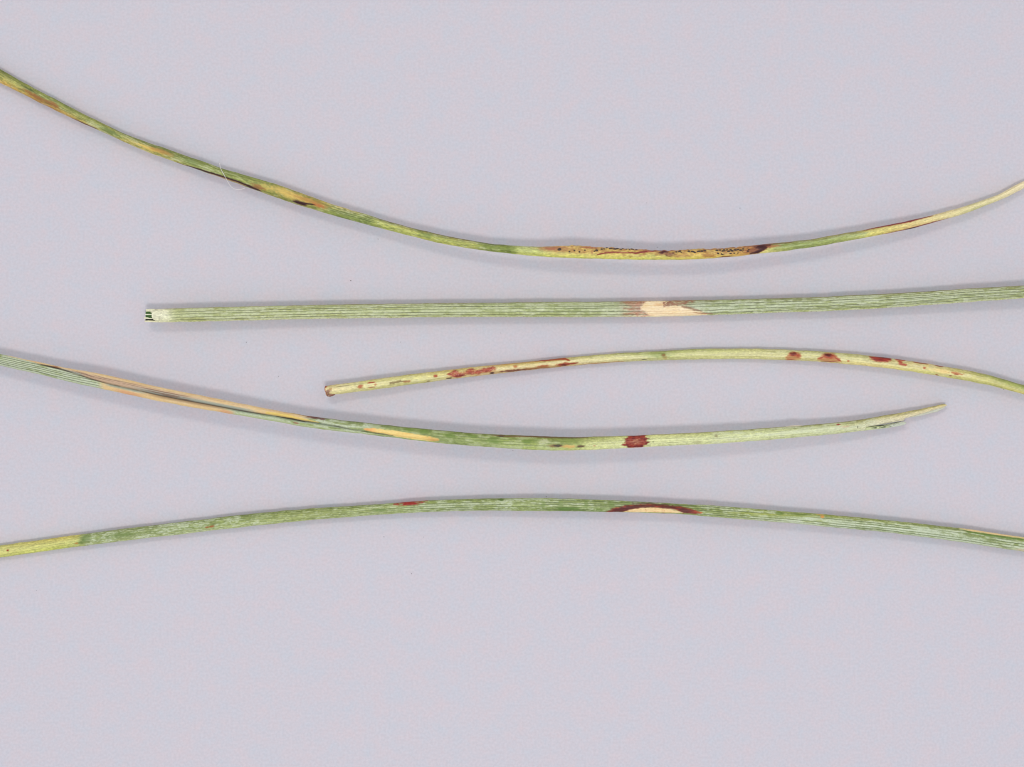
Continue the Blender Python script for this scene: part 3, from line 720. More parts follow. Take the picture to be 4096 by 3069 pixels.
    # right-hand blotches
    n.mix((190, 115, 72), 0.7 * n.between(R0, [(935, 238), (970, 185), (1030, 158), (1090, 180), (1112, 225)], [(935, 246), (1000, 250), (1060, 246), (1112, 232)], soft=6, wob=4)); s1 = n.blob(R0, 1030, 188, 68, 28, wob=0.4); n.mix((178, 75, 45), 0.85 * s1); n.mix(RD, 0.85 * n.blob(R0, 1025, 182, 42, 20))
    n.mix((190, 140, 85), 0.7 * n.blob(R0, 1020, 222, 80, 14)); n.mix((165, 70, 42), 0.85 * n.streak(R0, [(950, 240), (1000, 243), (1040, 242)], [8, 12, 6])); n.mix((170, 75, 45), 0.7 * n.blob(R0, 1085, 208, 26, 22))
    n.mix((188, 112, 70), 0.75 * n.between(R0, [(1290, 240), (1340, 205), (1400, 172), (1460, 178), (1510, 215), (1560, 262)], [(1290, 250), (1340, 262), (1430, 268), (1560, 276)], soft=6, wob=4)); s2 = n.blob(R0, 1415, 205, 85, 32, wob=0.35); n.mix((172, 66, 40), 0.9 * s2); n.mix((80, 18, 14), 0.9 * n.blob(R0, 1405, 196, 52, 22)); n.mix((196, 145, 85), 0.6 * n.blob(R0, 1420, 245, 90, 12))
    n.mix((165, 66, 40), 0.85 * np.maximum(n.streak(R0, [(1290, 232), (1340, 225), (1360, 210)], [10, 20, 10]), n.streak(R0, [(1480, 225), (1530, 250), (1555, 265)], [20, 22, 10])))
    n.mix((130, 50, 36), 0.8 * n.streak(R0, [(1330, 262), (1420, 266), (1510, 272)], [5, 9, 5])); red(R0, 1632, 260, 16, 9, (180, 80, 45))
    s3 = np.maximum(n.blob(M0, 620, 245, 110, 28, wob=0.3), n.streak(M0, [(490, 214), (600, 236), (740, 245)], [14, 50, 30])); n.mix((158, 42, 32), 0.93 * s3)
    n.mix((90, 24, 22), 0.6 * s3 * sstep(0.5, 0.65, fbm(n.X / 20, n.Q / 2.5, 59))); n.mix((80, 30, 24), 0.8 * n.streak(M0, [(560, 208), (650, 222), (740, 232)], 8))
    s4 = np.maximum(n.streak(M0, [(780, 242), (860, 250), (900, 255)], [24, 30, 8]), np.maximum(n.blob(M0, 830, 270, 26, 26), n.blob(M0, 855, 298, 50, 18)))
    n.mix((172, 70, 48), 0.9 * s4); n.mix((80, 35, 25), 0.6 * n.streak(M0, [(800, 240), (890, 248)], 8))
    red(M0, 1102, 338, 18, 14, (180, 88, 55), 0.85); n.mix((140, 62, 34), 0.85 * n.streak(M0, [(980, 272), (1060, 284), (1150, 297)], [12, 14, 8]))
    n.mix((130, 50, 30), 0.85 * n.streak(M0, [(1220, 310), (1280, 320), (1320, 322)], [10, 20, 8]))
    n.mix((245, 215, 140), 0.8 * n.blob(M0, 1290, 372, 110, 30, 0.7)); red(M0, 1450, 398, 80, 16, (190, 110, 65), 0.75, wob=0.9); red(M0, 1450, 405, 22, 9, (150, 60, 40), 0.7)
    red(M0, 1240, 413, 20, 7, (140, 60, 40), 0.8); red(M0, 1390, 424, 18, 7, (130, 60, 40), 0.8)
    n.mix((228, 222, 130), 0.5 * n.streak(M0, [(1500, 440), (1900, 520), (2209, 612)], [14, 18, 24]))
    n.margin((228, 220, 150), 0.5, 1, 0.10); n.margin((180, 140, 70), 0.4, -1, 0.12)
    root = root_at(n, 'yellow pine needle covered in many rust-red blotches, arched with a blunt left end')
    n.build(root, end0=[-1, -3, -2, 2, 6])
    n.patch(root, 'lesion', big, 'large crusty rust-red blotch', lift=3)
    n.patch(root, 'lesion', u1, 'rust streak near the upper edge'); n.patch(root, 'lesion', u2, 'rust streak near the lower edge')
    n.patch(root, 'lesion', br, 'dark brown streak along the lower side')
    n.patch(root, 'lesion', s1, 'small round red spot with dark centre'); n.patch(root, 'lesion', s2, 'red spot with blackish centre')
    n.patch(root, 'lesion', s3, 'deep red oblong blotch by the upper edge'); n.patch(root, 'lesion', s4, 'orange-red two-lobed blotch')
    for m in ms: n.patch(root, 'lesion', m)
    n.patch(root, 'lesion', sp)
    # frayed lump at the broken lower corner
    xs = [H0[0] + q / ZS for q in (284, 300, 330, 360, 390)]
    strip_mesh('frayed_end', root, xs, [H0[1] + q / ZS for q in (1570, 1578, 1582, 1584, 1588)], [H0[1] + q / ZS for q in (1600, 1618, 1624, 1615, 1600)],
               [n.e[0] - 1, n.e[0], n.e[0], n.e[0], n.e[0]], 8, lambda X, V, Y: np.where((fbm(X / 7, Y / 5, 4) > 0.52)[..., None], np.array((205, 180, 140.)), np.array((140, 95, 80.))), crown=5, step=1.2)
    return n

# ================================================================== needle 4 (split left half, red band)
def needle_four():
    top = [(N0, [(0, 185), (300, 245), (600, 310), (900, 365), (1300, 440), (1700, 535), (2000, 600)]), (O0, [(0, 585), (400, 660), (900, 765), (1300, 840), (1700, 900)]),
           (L0, [(0, 785), (500, 840), (900, 880), (1300, 915), (1700, 940)]), (Q0, [(0, 1085), (400, 1100), (700, 1100), (1000, 1090), (1300, 1080), (1700, 1060)]),
           (R0, [(0, 1050), (400, 1025), (800, 995), (1200, 970), (1500, 940)]), (M0, [(200, 935), (420, 910), (700, 855), (1000, 805), (1200, 760), (1330, 735)])]
    bot = [(N0, [(0, 312), (400, 400), (800, 500), (1200, 585), (1500, 650), (1800, 715)]), (O0, [(0, 738), (400, 810), (800, 875), (1300, 965), (1700, 1030)]),
           (L0, [(0, 910), (400, 960), (800, 1010), (1200, 1050), (1700, 1085)]), (Q0, [(0, 1240), (400, 1253), (800, 1240), (1200, 1217), (1700, 1195)]),
           (R0, [(0, 1183), (500, 1155), (1000, 1110), (1400, 1075), (1640, 1052)]), (M0, [(300, 1046), (600, 1015), (900, 975)])]
    edge = [(-800, 30), (-400, 55), (0, 84), (400, 102), (1000, 110), (1600, 108), (2300, 105), (2800, 98), (3100, 84), (3400, 62), (3600, 44), (3790, 24)]
    n = Needle(-620, 3784, top, bot, edge, crown=10, depth=24, sig=38, seed=53)
    # past the tear the blade narrows to its upper strand
    lo = np.array([(440, 1034), (470, 990), (700, 948), (880, 918), (900, 893), (1000, 868), (1100, 838), (1250, 790), (1340, 768)], float)
    lx, ly = M0[0] + lo[:, 0] / ZS, M0[1] + lo[:, 1] / ZS
    nb = np.where(n.x > lx[0], np.interp(n.x, lx, ly), n.bot)
    n.bot = np.minimum(n.bot, nb)
    tipk = np.exp(-np.abs(n.x - n.x[-1]) / 6.0) * 3
    n.bot -= tipk; n.top += tipk
    n.mid = (n.top + n.bot) / 2; n.half = (n.bot - n.top) / 2
    n.refresh()
    n.Zt = n.e[:, None] + (14 * np.minimum(1, n.half / 22))[:, None] * (1 - np.abs(n.V) ** 2.3) ** 0.66
    n.base([(-600, (140, 165, 95), (165, 187, 130), (150, 172, 120)), (0, (140, 165, 95), (165, 187, 130), (150, 172, 120)),
            (300, (150, 172, 105), (178, 198, 150), (150, 175, 120)), (900, (150, 172, 105), (150, 175, 118), (152, 180, 115)),
            (1200, (132, 152, 95), (142, 168, 108), (130, 165, 85)), (1450, (122, 145, 85), (150, 175, 110), (115, 150, 75)),
            (1800, (112, 145, 65), (125, 160, 75), (128, 160, 85)), (2000, (115, 135, 60), (125, 162, 68), (150, 178, 98)),
            (2150, (115, 130, 50), (128, 162, 60), (165, 190, 98)), (2300, (118, 125, 58), (150, 172, 85), (190, 200, 118)),
            (2340, (150, 158, 78), (205, 212, 130), (205, 212, 135)), (2450, (190, 195, 115), (218, 224, 145), (215, 220, 148)),
            (2650, (200, 202, 128), (216, 222, 152), (205, 212, 145)), (2900, (175, 182, 110), (208, 218, 155), (208, 214, 148)),
            (3200, (172, 178, 112), (205, 218, 165), (190, 200, 135)), (3400, (165, 165, 100), (208, 214, 165), (196, 202, 142)),
            (3480, (175, 170, 105), (218, 214, 172), (222, 220, 182)), (3600, (180, 170, 108), (222, 212, 162), (218, 208, 170)), (3790, (188, 172, 100), (216, 200, 142), (222, 210, 165))])
    n.wax((204, 216, 192), 0.8, vs=(-0.6, -0.25, 0.05, 0.35, 0.65), keep=n.xr(-700, 1500, 10, 40), dens=0.40)
    n.wax((196, 206, 164), 0.6, vs=(-0.6, -0.3, 0.0, 0.3, 0.6), keep=n.xr(1500, 2250), sd=3, dens=0.53)
    n.wax((214, 222, 188), 0.6, rows=6, keep=n.xr(2850, 3500), sd=5, dens=0.5)
    n.lines((-0.6, -0.25, 0.05, 0.35, 0.65), (84, 92, 66), 0.8, w=1.3, keep=n.xr(-700, 420, 10, 50), gate=0.1)
    n.lines((-0.4, 0.0, 0.4), (72, 92, 42), 0.5, w=1.1, keep=n.xr(1650, 2280), gate=0.35)
    n.lines((-0.1, 0.3, 0.62), (236, 238, 190), 0.5, w=1.3, keep=n.xr(2350, 3480), gate=0.4, groove=-0.7)
    n.lines((-0.35, 0.12, 0.5), (165, 172, 112), 0.45, w=1.1, keep=n.xr(2350, 3480), gate=0.45)
    # --- the split: slit line from upper edge to lower edge
    sl = [(N0, [(60, 199), (250, 243), (430, 292), (620, 335), (800, 390), (1000, 455), (1150, 500), (1400, 555), (1700, 625), (2000, 685), (2209, 722)]),
          (O0, [(400, 745), (800, 820), (1000, 850), (1150, 868), (1300, 905), (1600, 945), (1900, 1000)]), (L0, [(0, 878), (400, 935), (700, 975), (950, 1010)])]
    p = trace(sl)
    ys = gsmooth(np.interp(n.x, p[:, 0], p[:, 1]), 12)
    Ys = ys[:, None]
    act = n.xr(p[0, 0], p[-1, 0], 25, 40); gact = n.xr(170, p[-1, 0], 40, 60)
    dy = n.Y - Ys
    above = (1 - sstep(-2, 2, dy)) * act; below = sstep(-2, 2, dy) * act
    up = np.clip(-dy / np.maximum(Ys - n.top[:, None], 4), 0, 1)         # 0 at slit, 1 at the upper edge
    dn = np.clip(dy / np.maximum(n.bot[:, None] - Ys, 4), 0, 1)
    nn = fbm(n.X / 90, dy / 5, 61); n2 = fbm(n.X / 26, dy / 3.0, 62)
    tanx = n.xr(20, 1150, 60, 60) * sstep(0, 1, 1)
    um = above * n.xr(30, 1230, 20, 40)
    n.mix((224, 192, 136), um)                                            # yellow rolled ridge
    n.mix((232, 200, 140), 0.5 * um * sstep(0.45, 0.65, nn)); n.mix((210, 168, 132), 0.5 * um * sstep(0.55, 0.7, n2))
    n.mix((234, 212, 172), 0.35 * um * sstep(0.35, 0.6, fbm(n.X / 40, dy / 3, 68)))
    slope = (1 - sstep(0.48, 0.80, up)) * um
    n.mix((196, 166, 138), 0.9 * slope * n.xr(260, 800, 40, 80)); n.mix((146, 158, 146), 0.85 * (1 - sstep(0.25, 0.55, up)) * slope * np.maximum(n.xr(560, 1010, 60, 40), n.xr(230, 330, 20, 20)))
    n.mix((122, 92, 74), 0.75 * slope * sstep(0.50, 0.62, fbm(n.X / 110, dy / 2.5, 63)) * n.xr(300, 760))
    # below: green wedge, then tan, then green again
    tb = below * n.xr(405, 930, 22, 30)
    n.mix((229, 194, 136), 0.96 * tb); n.mix((238, 216, 174), 0.6 * tb * sstep(0.5, 0.7, nn))
    n.mix((216, 150, 110), 0.6 * below * np.maximum(n.xr(470, 560, 30, 30), n.xr(880, 935, 20, 15)) * sstep(0.3, 0.7, dn))
    n.mix((152, 124, 90), 0.8 * (1 - sstep(0.2, 0.6, dn)) * below * n.xr(600, 900, 60, 30)); n.mix((110, 128, 105), 0.8 * (1 - sstep(0.1, 0.5, dn)) * below * n.xr(900, 1400, 40, 60))
    n.mix((138, 150, 134), 0.85 * (1 - sstep(0.15, 0.5, dn)) * below * n.xr(430, 570, 20, 30))
    n.mix((172, 194, 128), 0.5 * sstep(0.5, 0.8, dn) * below * n.xr(940, 1500))
    slit = np.exp(-0.5 * (dy / 1.25) ** 2) * gact
    n.mix((66, 56, 48), 0.75 * np.clip(slit * 1.2, 0, 1) * (0.2 + 0.8 * sstep(0.3, 0.55, fbm(n.X / 90, 0 * n.X, 66))))
    n.mix((60, 48, 40), 0.8 * n.streak(N0, [(450, 298), (560, 322), (680, 350)], [6, 14, 6])); n.mix((120, 60, 40), 0.5 * n.blob(N0, 620, 325, 50, 12))
    n.mix((44, 44, 36), 0.85 * n.streak(O0, [(1120, 872), (1300, 898), (1450, 935)], [6, 20, 8], wob=0.2))
    n.mix((92, 46, 48), 0.85 * n.blob(O0, 1560, 885, 120, 18)); n.mix((175, 130, 100), 0.6 * n.blob(O0, 1450, 862, 100, 14)); n.mix((150, 90, 60), 0.7 * n.blob(O0, 1345, 945, 45, 12))
    n.mix((226, 196, 96), 0.8 * n.streak(O0, [(1000, 830), (1200, 858), (1400, 900), (1600, 940)], [30, 44, 26, 10]) * above)
    n.mix((232, 165, 105), 0.9 * n.streak(O0, [(2080, 1010), (2209, 1025)], [16, 50]))
    pale = n.between(L0, [(170, 872), (280, 862), (450, 885), (700, 922), (850, 950), (985, 985)], [(170, 885), (300, 912), (500, 952), (750, 992), (900, 1008), (985, 1005)], soft=4, wob=2.5)
    n.mix((246, 214, 130), 0.97 * pale); n.mix((234, 158, 92), 0.8 * pale * (1 - sstep(1470, 1520, n.X))); n.mix((200, 150, 82), 0.7 * pale * sstep(1690, 1740, n.X))
    n.mix((232, 190, 100), 0.6 * pale * sstep(0.55, 0.7, fbm(n.X / 30, n.Y / 5, 64)))
    for zx, zy, rx, ry in ((650, 880, 60, 18), (820, 900, 60, 26), (1110, 945, 70, 30), (1350, 950, 70, 22), (1590, 1000, 90, 45), (1950, 1010, 60, 30)):
        n.mix((88, 138, 40), 0.7 * n.blob(L0, zx, zy, rx, ry))
    n.mix((52, 42, 40), 0.85 * n.blob(L0, 1675, 952, 45, 13)); n.mix((120, 85, 50), 0.75 * n.streak(L0, [(1550, 940), (1750, 955), (2000, 955), (2209, 962)], [8, 18, 18, 26], wob=0.6))
    n.mix((105, 80, 48), 0.7 * n.streak(Q0, [(0, 1092), (250, 1100), (500, 1106), (700, 1104)], [14, 22, 20, 8], wob=0.6))
    n.mix((205, 205, 165), 0.7 * n.blob(Q0, 200, 1145, 70, 30, wob=0.8)); n.mix((100, 145, 50), 0.6 * n.blob(Q0, 110, 1135, 60, 25)); n.mix((120, 160, 62), 0.6 * n.blob(Q0, 480, 1140, 150, 28))
    n.mix((220, 176, 100), 0.9 * n.blob(Q0, 480, 1203, 110, 20)); sA = n.blob(Q0, 360, 1194, 56, 14); sB = n.blob(Q0, 615, 1202, 46, 13)
    n.mix((150, 95, 60), 0.6 * n.blob(Q0, 330, 1198, 80, 20)); n.mix((62, 50, 40), 0.92 * sA); n.mix((88, 62, 42), 0.9 * sB); n.mix((150, 55, 40), 0.8 * n.blob(Q0, 765, 1197, 18, 7))
    # the red band
    band = np.maximum.reduce([n.blob(Q0, 1228, 1148, 132, 84, soft=0.16, wob=0.30, sc=1.1), n.streak(Q0, [(1060, 1188), (1110, 1185), (1160, 1180)], [8, 28, 40], wob=0.4), n.streak(Q0, [(1310, 1160), (1345, 1160), (1378, 1155)], [40, 26, 8], wob=0.4)])
    n.mix((146, 40, 28), 0.95 * band)
    core = n.blob(Q0, 1228, 1148, 84, 40, soft=0.8, wob=0.9)
    n.mix((162, 96, 66), 0.95 * core); n.mix((196, 138, 104), 0.8 * core * sstep(0.55, 0.7, fbm(n.X / 6, n.Y / 3.5, 65)))
    n.mix((70, 8, 12), 0.5 * band * (1 - core) * sstep(0.5, 0.65, fbm(n.X / 12, n.Y / 5, 67)))
    n.mix((90, 100, 60), 0.8 * n.blob(Q0, 1412, 1153, 12, 8)); n.mix((150, 140, 95), 0.7 * n.blob(R0, 175, 1088, 22, 26)); n.mix((165, 160, 110), 0.5 * n.blob(Q0, 1900, 1155, 60, 14))
    n.mix((150, 48, 36), 0.9 * n.blob(R0, 1525, 961, 26, 9)); n.mix((215, 160, 130), 0.4 * n.blob(R0, 1600, 985, 60, 14))
    n.mix((60, 55, 40), 0.7 * n.blob(M0, 365, 990, 6, 14, wob=0.1))
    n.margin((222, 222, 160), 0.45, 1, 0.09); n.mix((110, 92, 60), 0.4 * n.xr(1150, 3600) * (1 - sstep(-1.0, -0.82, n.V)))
    # real relief of the split: two rolled lips and a narrow slit
    n.Zt = n.Zt - 5 * np.exp(-0.5 * (dy / 2.2) ** 2) * gact - 3 * (1 - sstep(0.15, 0.6, up)) * um
    n.Zt = np.maximum(n.Zt, n.e[:, None] - 15)
    root = root_at(n, 'pine needle with split tan left half, one dark red band and a torn right tip')
    n.build(root, end1=[-3, 2, 4, 2, -4])
    bnd = n.patch(root, 'lesion', band, 'dark red band with brown centre', lift=2.5); n.patch(bnd, 'lesion_center', core * (band > 0.3), 'mottled brown middle of the red band', lift=2.9, thr=0.3)
    n.patch(root, 'lesion', pale, 'pale yellow dead strip with orange ends', lift=0.8)
    n.patch(root, 'lesion', sA); n.patch(root, 'lesion', sB)
    # torn flap below the tip and the film hanging from the strand
    m = lambda pts: ([M0[0] + a / ZS for a, b in pts], [M0[1] + b / ZS for a, b in pts])
    fx, ft = m([(400, 1004), (450, 990), (600, 982), (700, 972), (800, 945), (880, 927), (912, 944)])
    _, fb = m([(400, 1036), (450, 1030), (600, 1012), (700, 1000), (800, 985), (880, 968), (912, 950)])
    fz = list(np.interp(fx, n.x, n.e) - 4)
    def flapcol(X, V, Y):
        c = np.ones(X.shape + (3,)) * np.array((200, 208, 160.))
        gz = sstep(3540, 3570, X)[..., None]
        c = c * (1 - gz) + np.array((200, 206, 186.)) * gz
        d = (sstep(0.46, 0.58, fbm(X / 9, Y / 3, 71)) * sstep(3480, 3500, X) * (1 - sstep(3600, 3622, X)) * (1 - sstep(0.1, 0.75, np.abs(V + 0.05))))[..., None]
        return c * (1 - d) + np.array((66, 78, 60.)) * d
    strip_mesh('torn_flap', root, fx, ft, fb, fz, 8, flapcol, crown=3, seed=81, step=1.5, nv=15, label='short pale torn flap with dark green inside')
    gx, gt = m([(460, 984), (600, 970), (700, 958), (800, 938), (850, 928)])
    _, gb = m([(460, 996), (600, 990), (700, 984), (800, 962), (850, 940)])
    strip_mesh('inner_tissue_and_gap_shade', root, gx, gt, gb, list(np.interp(gx, n.x, n.e) - 9), 4, lambda X, V, Y: np.where((fbm(X / 10, Y / 3, 72) > 0.5)[..., None], np.array((84, 92, 74.)), np.array((176, 182, 156.))), crown=1, seed=83, step=1.5)
    hx, ht = m([(960, 868), (1060, 840), (1150, 812), (1250, 784), (1340, 762)])
    _, hb = m([(960, 884), (1060, 868), (1150, 846), (1250, 822), (1340, 775)])
    strip_mesh('membrane', root, hx, ht, hb, list(np.interp(hx, n.x, n.e) - 5), 1.2, flat((204, 206, 188)), crown=1, seed=85, step=1.5)
    # a sliver of skin peeling off the upper edge
    kx = [R0[0] + a / ZS for a in (950, 1000, 1050, 1130)]
    strip_mesh('peeling_skin', root, kx, [R0[1] + b / ZS for b in (984, 973, 968, 970)], [R0[1] + b / ZS for b in (990, 986, 984, 976)], list(np.interp(kx, n.x, n.e) + 3), 1.0, flat((206, 196, 176)), crown=1, seed=87, step=1.5)
    return n

# ================================================================== needle 5 (lowest, crescent lesion)
def needle_five():
    top = [(S0, [(0, 1055), (500, 985), (900, 933), (1300, 878), (1700, 832)]), (T0, [(0, 805), (500, 745), (1000, 690), (1500, 645)]),
           (U0, [(0, 622), (500, 585), (900, 555), (1500, 535)]), (V0, [(0, 530), (400, 535), (900, 552), (1400, 578), (1800, 603)]),
           (W0, [(0, 603), (500, 640), (1000, 682), (1300, 705)]), (X0, [(0, 710), (500, 758), (1000, 806), (1400, 852), (1700, 890), (2209, 965)])]
    bot = [(S0, [(0, 1188), (400, 1135), (800, 1078), (1200, 1025), (1700, 962)]), (T0, [(0, 940), (500, 880), (1000, 825), (1500, 773)]),
           (U0, [(0, 740), (500, 705), (1000, 678), (1500, 670)]), (V0, [(0, 672), (600, 680), (1000, 687), (1500, 697), (1800, 715)]),
           (W0, [(0, 728), (500, 770), (1000, 810), (1300, 838)]), (X0, [(0, 848), (600, 900), (1200, 974), (1700, 1046), (2209, 1125)])]
    edge = [(-700, 24), (0, 26), (700, 31), (1500, 36), (2100, 50), (2600, 66), (3000, 60), (3500, 52), (4096, 44), (4700, 38)]
    n = Needle(-540, 4640, top, bot, edge, crown=10, depth=23, sig=45, seed=71)
    n.base([(-600, (192, 188, 98), (208, 205, 116), (202, 203, 102)), (0, (192, 188, 100), (210, 206, 118), (203, 204, 104)), (250, (196, 182, 86), (206, 207, 112), (196, 202, 87)),
            (312, (190, 182, 86), (196, 202, 112), (186, 193, 103)), (338, (134, 158, 91), (120, 154, 82), (150, 170, 94)), (500, (132, 148, 88), (126, 156, 88), (156, 176, 108)),
            (800, (130, 154, 84), (122, 158, 76), (164, 184, 121)), (1200, (122, 141, 64), (148, 168, 86), (156, 176, 98)), (1600, (122, 151, 68), (136, 164, 88), (152, 178, 106)),
            (2100, (129, 156, 84), (132, 161, 88), (126, 160, 76)), (2300, (129, 158, 84), (134, 164, 92), (96, 142, 58)), (2600, (119, 148, 74), (129, 158, 86), (114, 151, 62)),
            (3000, (132, 156, 71), (126, 156, 64), (150, 171, 101)), (3300, (142, 154, 66), (149, 172, 104), (162, 184, 131)), (3700, (140, 158, 81), (159, 182, 134), (150, 176, 121)),
            (3900, (149, 161, 88), (126, 158, 91), (152, 174, 121)), (4096, (154, 171, 86), (116, 152, 74), (165, 172, 115)), (4700, (154, 171, 86), (124, 156, 78), (164, 176, 116))], warp=14)
    gk = n.xr(345, 4700, 12, 10)
    V5 = (-0.72, -0.38, -0.02, 0.34, 0.68)
    n.wax((204, 217, 190), 0.72, keep=gk * n.xr(300, 1050, 5, 80), dens=0.54, rows=10, sx=0.45)
    n.wax((196, 214, 165), 0.6, keep=n.xr(1050, 1650, 60, 60), sd=2, dens=0.55, rows=10, sx=0.5)
    n.wax((204, 217, 190), 0.72, keep=n.xr(1650, 3250, 60, 60) * (1 - sstep(0.6, 0.85, n.V) * n.xr(2200, 2950, 60, 40)), sd=4, dens=0.49, vs=V5, sx=0.8)
    n.wax((200, 217, 192), 0.78, keep=n.xr(3150, 4700, 100, 10) * sstep(-0.75, -0.45, n.V), sd=6, dens=0.41, vs=V5)
    n.wax((224, 232, 206), 0.5, rows=13, keep=gk, sd=8, dens=0.62, sx=0.4)
    n.wax((96, 132, 58), 0.45, rows=9, keep=gk, sd=9, dens=0.66, sx=0.5)
    n.lines((-0.72, -0.38, -0.02, 0.34, 0.68), (74, 98, 48), 0.75, w=1.3, keep=n.xr(500, 4700, 80, 10) * (0.45 + 0.55 * n.xr(1500, 4700, 200, 10)), gate=0.36)
    n.lines((-0.55, 0.12), (215, 224, 190), 0.25, w=0.9, keep=n.xr(1500, 4700), gate=0.5, groove=0)
    n.lines((-0.2, 0.25), (230, 224, 130), 0.6, w=1.6, keep=n.xr(-600, 310), gate=0.3, groove=-0.6)
    n.mix((205, 125, 55), 0.8 * n.blob(S0, 855, 1028, 24, 10)); n.mix((70, 120, 40), 0.7 * n.blob(S0, 900, 1022, 45, 16))
    dot = n.blob(S0, 96, 1107, 13, 10, wob=0.2); n.mix((150, 35, 20), 0.95 * dot)
    n.mix((85, 130, 50), 0.6 * n.blob(S0, 1350, 935, 160, 35)); n.mix((80, 130, 50), 0.6 * n.blob(S0, 960, 975, 60, 40))
    or1 = np.maximum(n.blob(T0, 362, 852, 26, 13, wob=0.3), n.blob(T0, 412, 843, 34, 14, wob=0.3)); n.mix((160, 92, 45), 0.88 * or1)
    rs = n.between(U0, [(480, 592), (600, 572), (740, 556), (860, 552)], [(480, 604), (600, 612), (740, 602), (860, 566)], soft=5, wob=3.5)
    rs = rs * sstep(0.22, 0.48, fbm(n.X / 22, n.Q / 4, 72)); n.mix((156, 28, 24), 0.93 * rs); n.mix((205, 90, 70), 0.5 * rs * sstep(0.6, 0.75, fbm(n.X / 9, n.Q / 3, 73))); n.mix((196, 140, 90), 0.6 * n.streak(U0, [(470, 606), (560, 612), (640, 610)], [8, 8, 4]))
    n.mix((60, 110, 30), 0.8 * n.blob(U0, 1670, 548, 40, 14)); n.mix((75, 128, 40), 0.6 * n.blob(U0, 340, 660, 120, 20)); n.mix((70, 128, 34), 0.8 * n.blob(V0, 470, 648, 130, 22))
    for zx in (200, 395, 670, 955, 1150): n.mix((96, 145, 58), 0.6 * n.blob(V0, zx, 600, 30, 50))
    # crescent
    arc = n.between(V0, [(880, 686), (1000, 634), (1150, 610), (1350, 596), (1550, 608), (1720, 628), (1840, 652), (1945, 690)],
                    [(880, 700), (1060, 700), (1150, 655), (1300, 636), (1420, 632), (1580, 644), (1700, 664), (1760, 695), (1945, 700)], soft=6, wob=4)
    n.mix((168, 52, 30), 0.95 * arc)
    n.mix((80, 22, 15), 0.9 * arc * n.xr(2440, 2770, 30, 30) * sstep(0.22, 0.42, fbm(n.X / 26, n.V * 4, 74)))
    n.mix((88, 62, 40), 0.65 * n.between(V0, [(1180, 585), (1300, 580), (1450, 586), (1600, 606)], [(1180, 605), (1300, 600), (1450, 602), (1600, 615)], soft=8, wob=8))
    pale = n.between(V0, [(1075, 684), (1160, 655), (1290, 640), (1420, 634), (1580, 650), (1690, 668), (1745, 690)], [(1075, 690), (1300, 692), (1500, 694), (1745, 694)], soft=4, wob=2)
    n.mix((248, 218, 160), 0.98 * pale); n.mix((222, 172, 100), 0.5 * pale * sstep(0.55, 0.72, fbm(n.X / 60, n.Q / 2.2, 75))); n.mix((190, 120, 70), 0.3 * pale * sstep(0.6, 0.75, fbm(n.X / 8, n.Q / 3, 76)))
    n.mix((105, 160, 62), 0.8 * n.between(V0, [(1000, 684), (1300, 690), (1500, 692), (1850, 712)], [(1000, 720), (1850, 760)], soft=3, wob=1)); n.mix((110, 35, 25), 0.9 * n.blob(V0, 1525, 697, 24, 6, wob=0.2))
    o1 = n.blob(W0, 1345, 733, 22, 18, wob=0.4); n.mix((226, 150, 70), 0.85 * o1); n.mix((220, 165, 95), 0.6 * n.blob(W0, 1330, 715, 50, 10)); n.mix((200, 100, 50), 0.85 * n.blob(W0, 5, 690, 26, 10))
    n.mix((170, 180, 75), 0.6 * n.streak(W0, [(300, 690), (700, 705), (1000, 722), (1300, 742)], [12, 22, 18, 8])); n.mix((80, 130, 36), 0.7 * n.blob(W0, 870, 700, 50, 20)); n.mix((96, 136, 40), 0.6 * n.blob(W0, 1080, 715, 120, 22))
    pt = n.between(X0, [(1490, 862), (1600, 870), (1800, 898), (2000, 930), (2215, 966)], [(1490, 868), (1620, 894), (1800, 925), (2000, 952), (2215, 978)], soft=4, wob=1.5)
    n.mix((243, 208, 146), 0.97 * pt); n.mix((72, 128, 36), 0.75 * n.streak(X0, [(1560, 900), (1800, 940), (2000, 968), (2209, 995)], [12, 26, 26, 18], wob=0.5))
    n.mix((196, 178, 140), 0.7 * n.blob(X0, 2180, 1105, 90, 14))
    n.margin((208, 220, 160), 0.4, 1, 0.09)
    root = root_at(n, 'waxy green arched pine needle with a red-rimmed cream crescent, lowest of the five')
    n.build(root)
    rim = n.patch(root, 'lesion', arc, 'dark red crescent-shaped rim'); n.patch(rim, 'lesion_center', pale, 'cream dead centre of the crescent', lift=0.8)
    n.patch(root, 'lesion', rs, 'bright red streak on the upper edge'); n.patch(root, 'lesion', or1, 'small orange-brown spot'); n.patch(root, 'lesion', pt, 'pale tan sliver along the upper edge', lift=0.8)
    n.patch(root, 'lesion', dot, 'tiny red dot'); n.patch(root, 'lesion', o1, 'small orange spot')
    return n

n1 = needle_one()
n2_ = needle_two()
n3_ = needle_three()
n4_ = needle_four()
n5_ = needle_five()

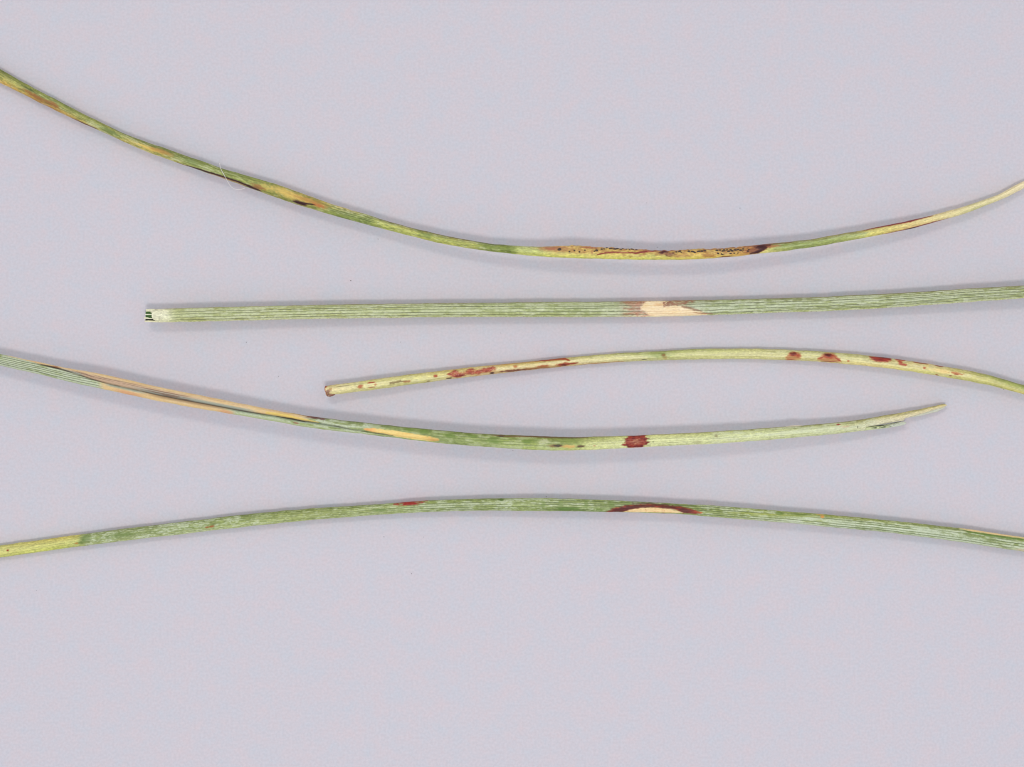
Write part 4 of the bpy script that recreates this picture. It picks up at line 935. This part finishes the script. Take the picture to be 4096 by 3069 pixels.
# ------------------------------------------------------------------ loose hair across the upper needle
def hair():
    P = [(492, 312), (497, 340), (503, 372), (530, 420), (560, 475), (588, 528), (612, 566), (645, 594), (690, 604), (735, 602), (775, 585)]
    pts = np.array([(B0[0] + a / ZS, B0[1] + b / ZS) for a, b in P])
    t = np.linspace(0, len(P) - 1, 60)
    x = gsmooth(np.interp(t, np.arange(len(P)), pts[:, 0]), 2); y = gsmooth(np.interp(t, np.arange(len(P)), pts[:, 1]), 2)
    z = []
    for a, b in zip(x, y):
        s, e = n1.surf(a, b); i = int(np.searchsorted(n1.x, a))
        inside = n1.top[i] <= b <= n1.bot[i]
        z.append(s + 2.0 if inside else n1.e[i] - 2)
    z = gsmooth(np.array(z), 3) + 1.5
    z = np.maximum(z, 2) * np.interp(t, [0, 36, 59], [1, 1, 0.35])
    P3 = W(x, y, z)
    r = np.interp(t, [0, 34, 48, 59], [1.0, 0.95, 0.6, 0.3]) * K
    tan = np.gradient(P3, axis=0); tan /= np.linalg.norm(tan, axis=1)[:, None]
    up = np.array([0, 0, 1.0]); s = np.cross(tan, up); s /= np.linalg.norm(s, axis=1)[:, None]; u = np.cross(s, tan)
    ns = 6; co = []
    for k in range(ns):
        a = 2 * math.pi * k / ns
        co.append(P3 + (math.cos(a) * s + math.sin(a) * u) * r[:, None])
    co = np.stack(co, 1)
    i, j = np.meshgrid(np.arange(len(x) - 1), np.arange(ns), indexing='ij'); i = i.ravel(); j = j.ravel(); j2 = (j + 1) % ns
    q = np.stack([i * ns + j, i * ns + j2, (i + 1) * ns + j2, (i + 1) * ns + j], -1)
    o = mesh_obj('hair', co.reshape(-1, 3), q, M_HAIR, ngons=[list(range(ns)), [(len(x) - 1) * ns + k for k in range(ns)]])
    o['label'] = 'fine pale hair lying across the uppermost needle'; o['category'] = 'hair'
hair()

# ------------------------------------------------------------------ dust on the paper
def dust():
    sp = [(H0, 565, 342, 5), (G0, 1340, 882, 5), (D0, 1345, 198, 4), (D0, 1460, 690, 5), (C0, 310, 708, 6), (C0, 8, 1168, 6), (O0, 787, 55, 5), (O0, 1145, 430, 4), (U0, 680, 1368, 5),
          (U0, 375, 960, 6), (U0, 810, 963, 4), (V0, 235, 517, 6), (K0, 1985, 1540, 6), (B0, 1940, 1610, 5), (R0, 12, 1052, 6), (H0, 1110, 1018, 4), (L0, 1800, 1112, 5), (E0, 718, 368, 5), (G0, 1695, 1258, 4), (I0, 285, 918, 4), (F0, 1140, 190, 4), (S0, 400, 1553, 4)]
    co, f = [], []
    for k, (o, a, b, r) in enumerate(sp):
        c = W(np.float64(o[0] + a / ZS), np.float64(o[1] + b / ZS), np.float64(0.6)); r = r / ZS * 0.8 * K
        i0 = len(co)
        for q in range(6):
            t = q / 6 * 2 * math.pi; rr = r * (0.7 + 0.6 * float(hash2(np.int64(k), np.int64(q), 9)))
            co.append((c[0] + rr * math.cos(t), c[1] + rr * math.sin(t), c[2]))
        co.append((c[0], c[1], c[2] + r * 0.7))
        for q in range(6): f.append((i0 + q, i0 + (q + 1) % 6, i0 + 6))
    me = bpy.data.meshes.new('dust'); me.from_pydata(co, [], f); me.materials.append(M_DUST)
    o = bpy.data.objects.new('dust', me); COL.objects.link(o)
    o['kind'] = 'stuff'; o['label'] = 'tiny dark dust specks scattered on the lavender paper'; o['category'] = 'dust'
dust()
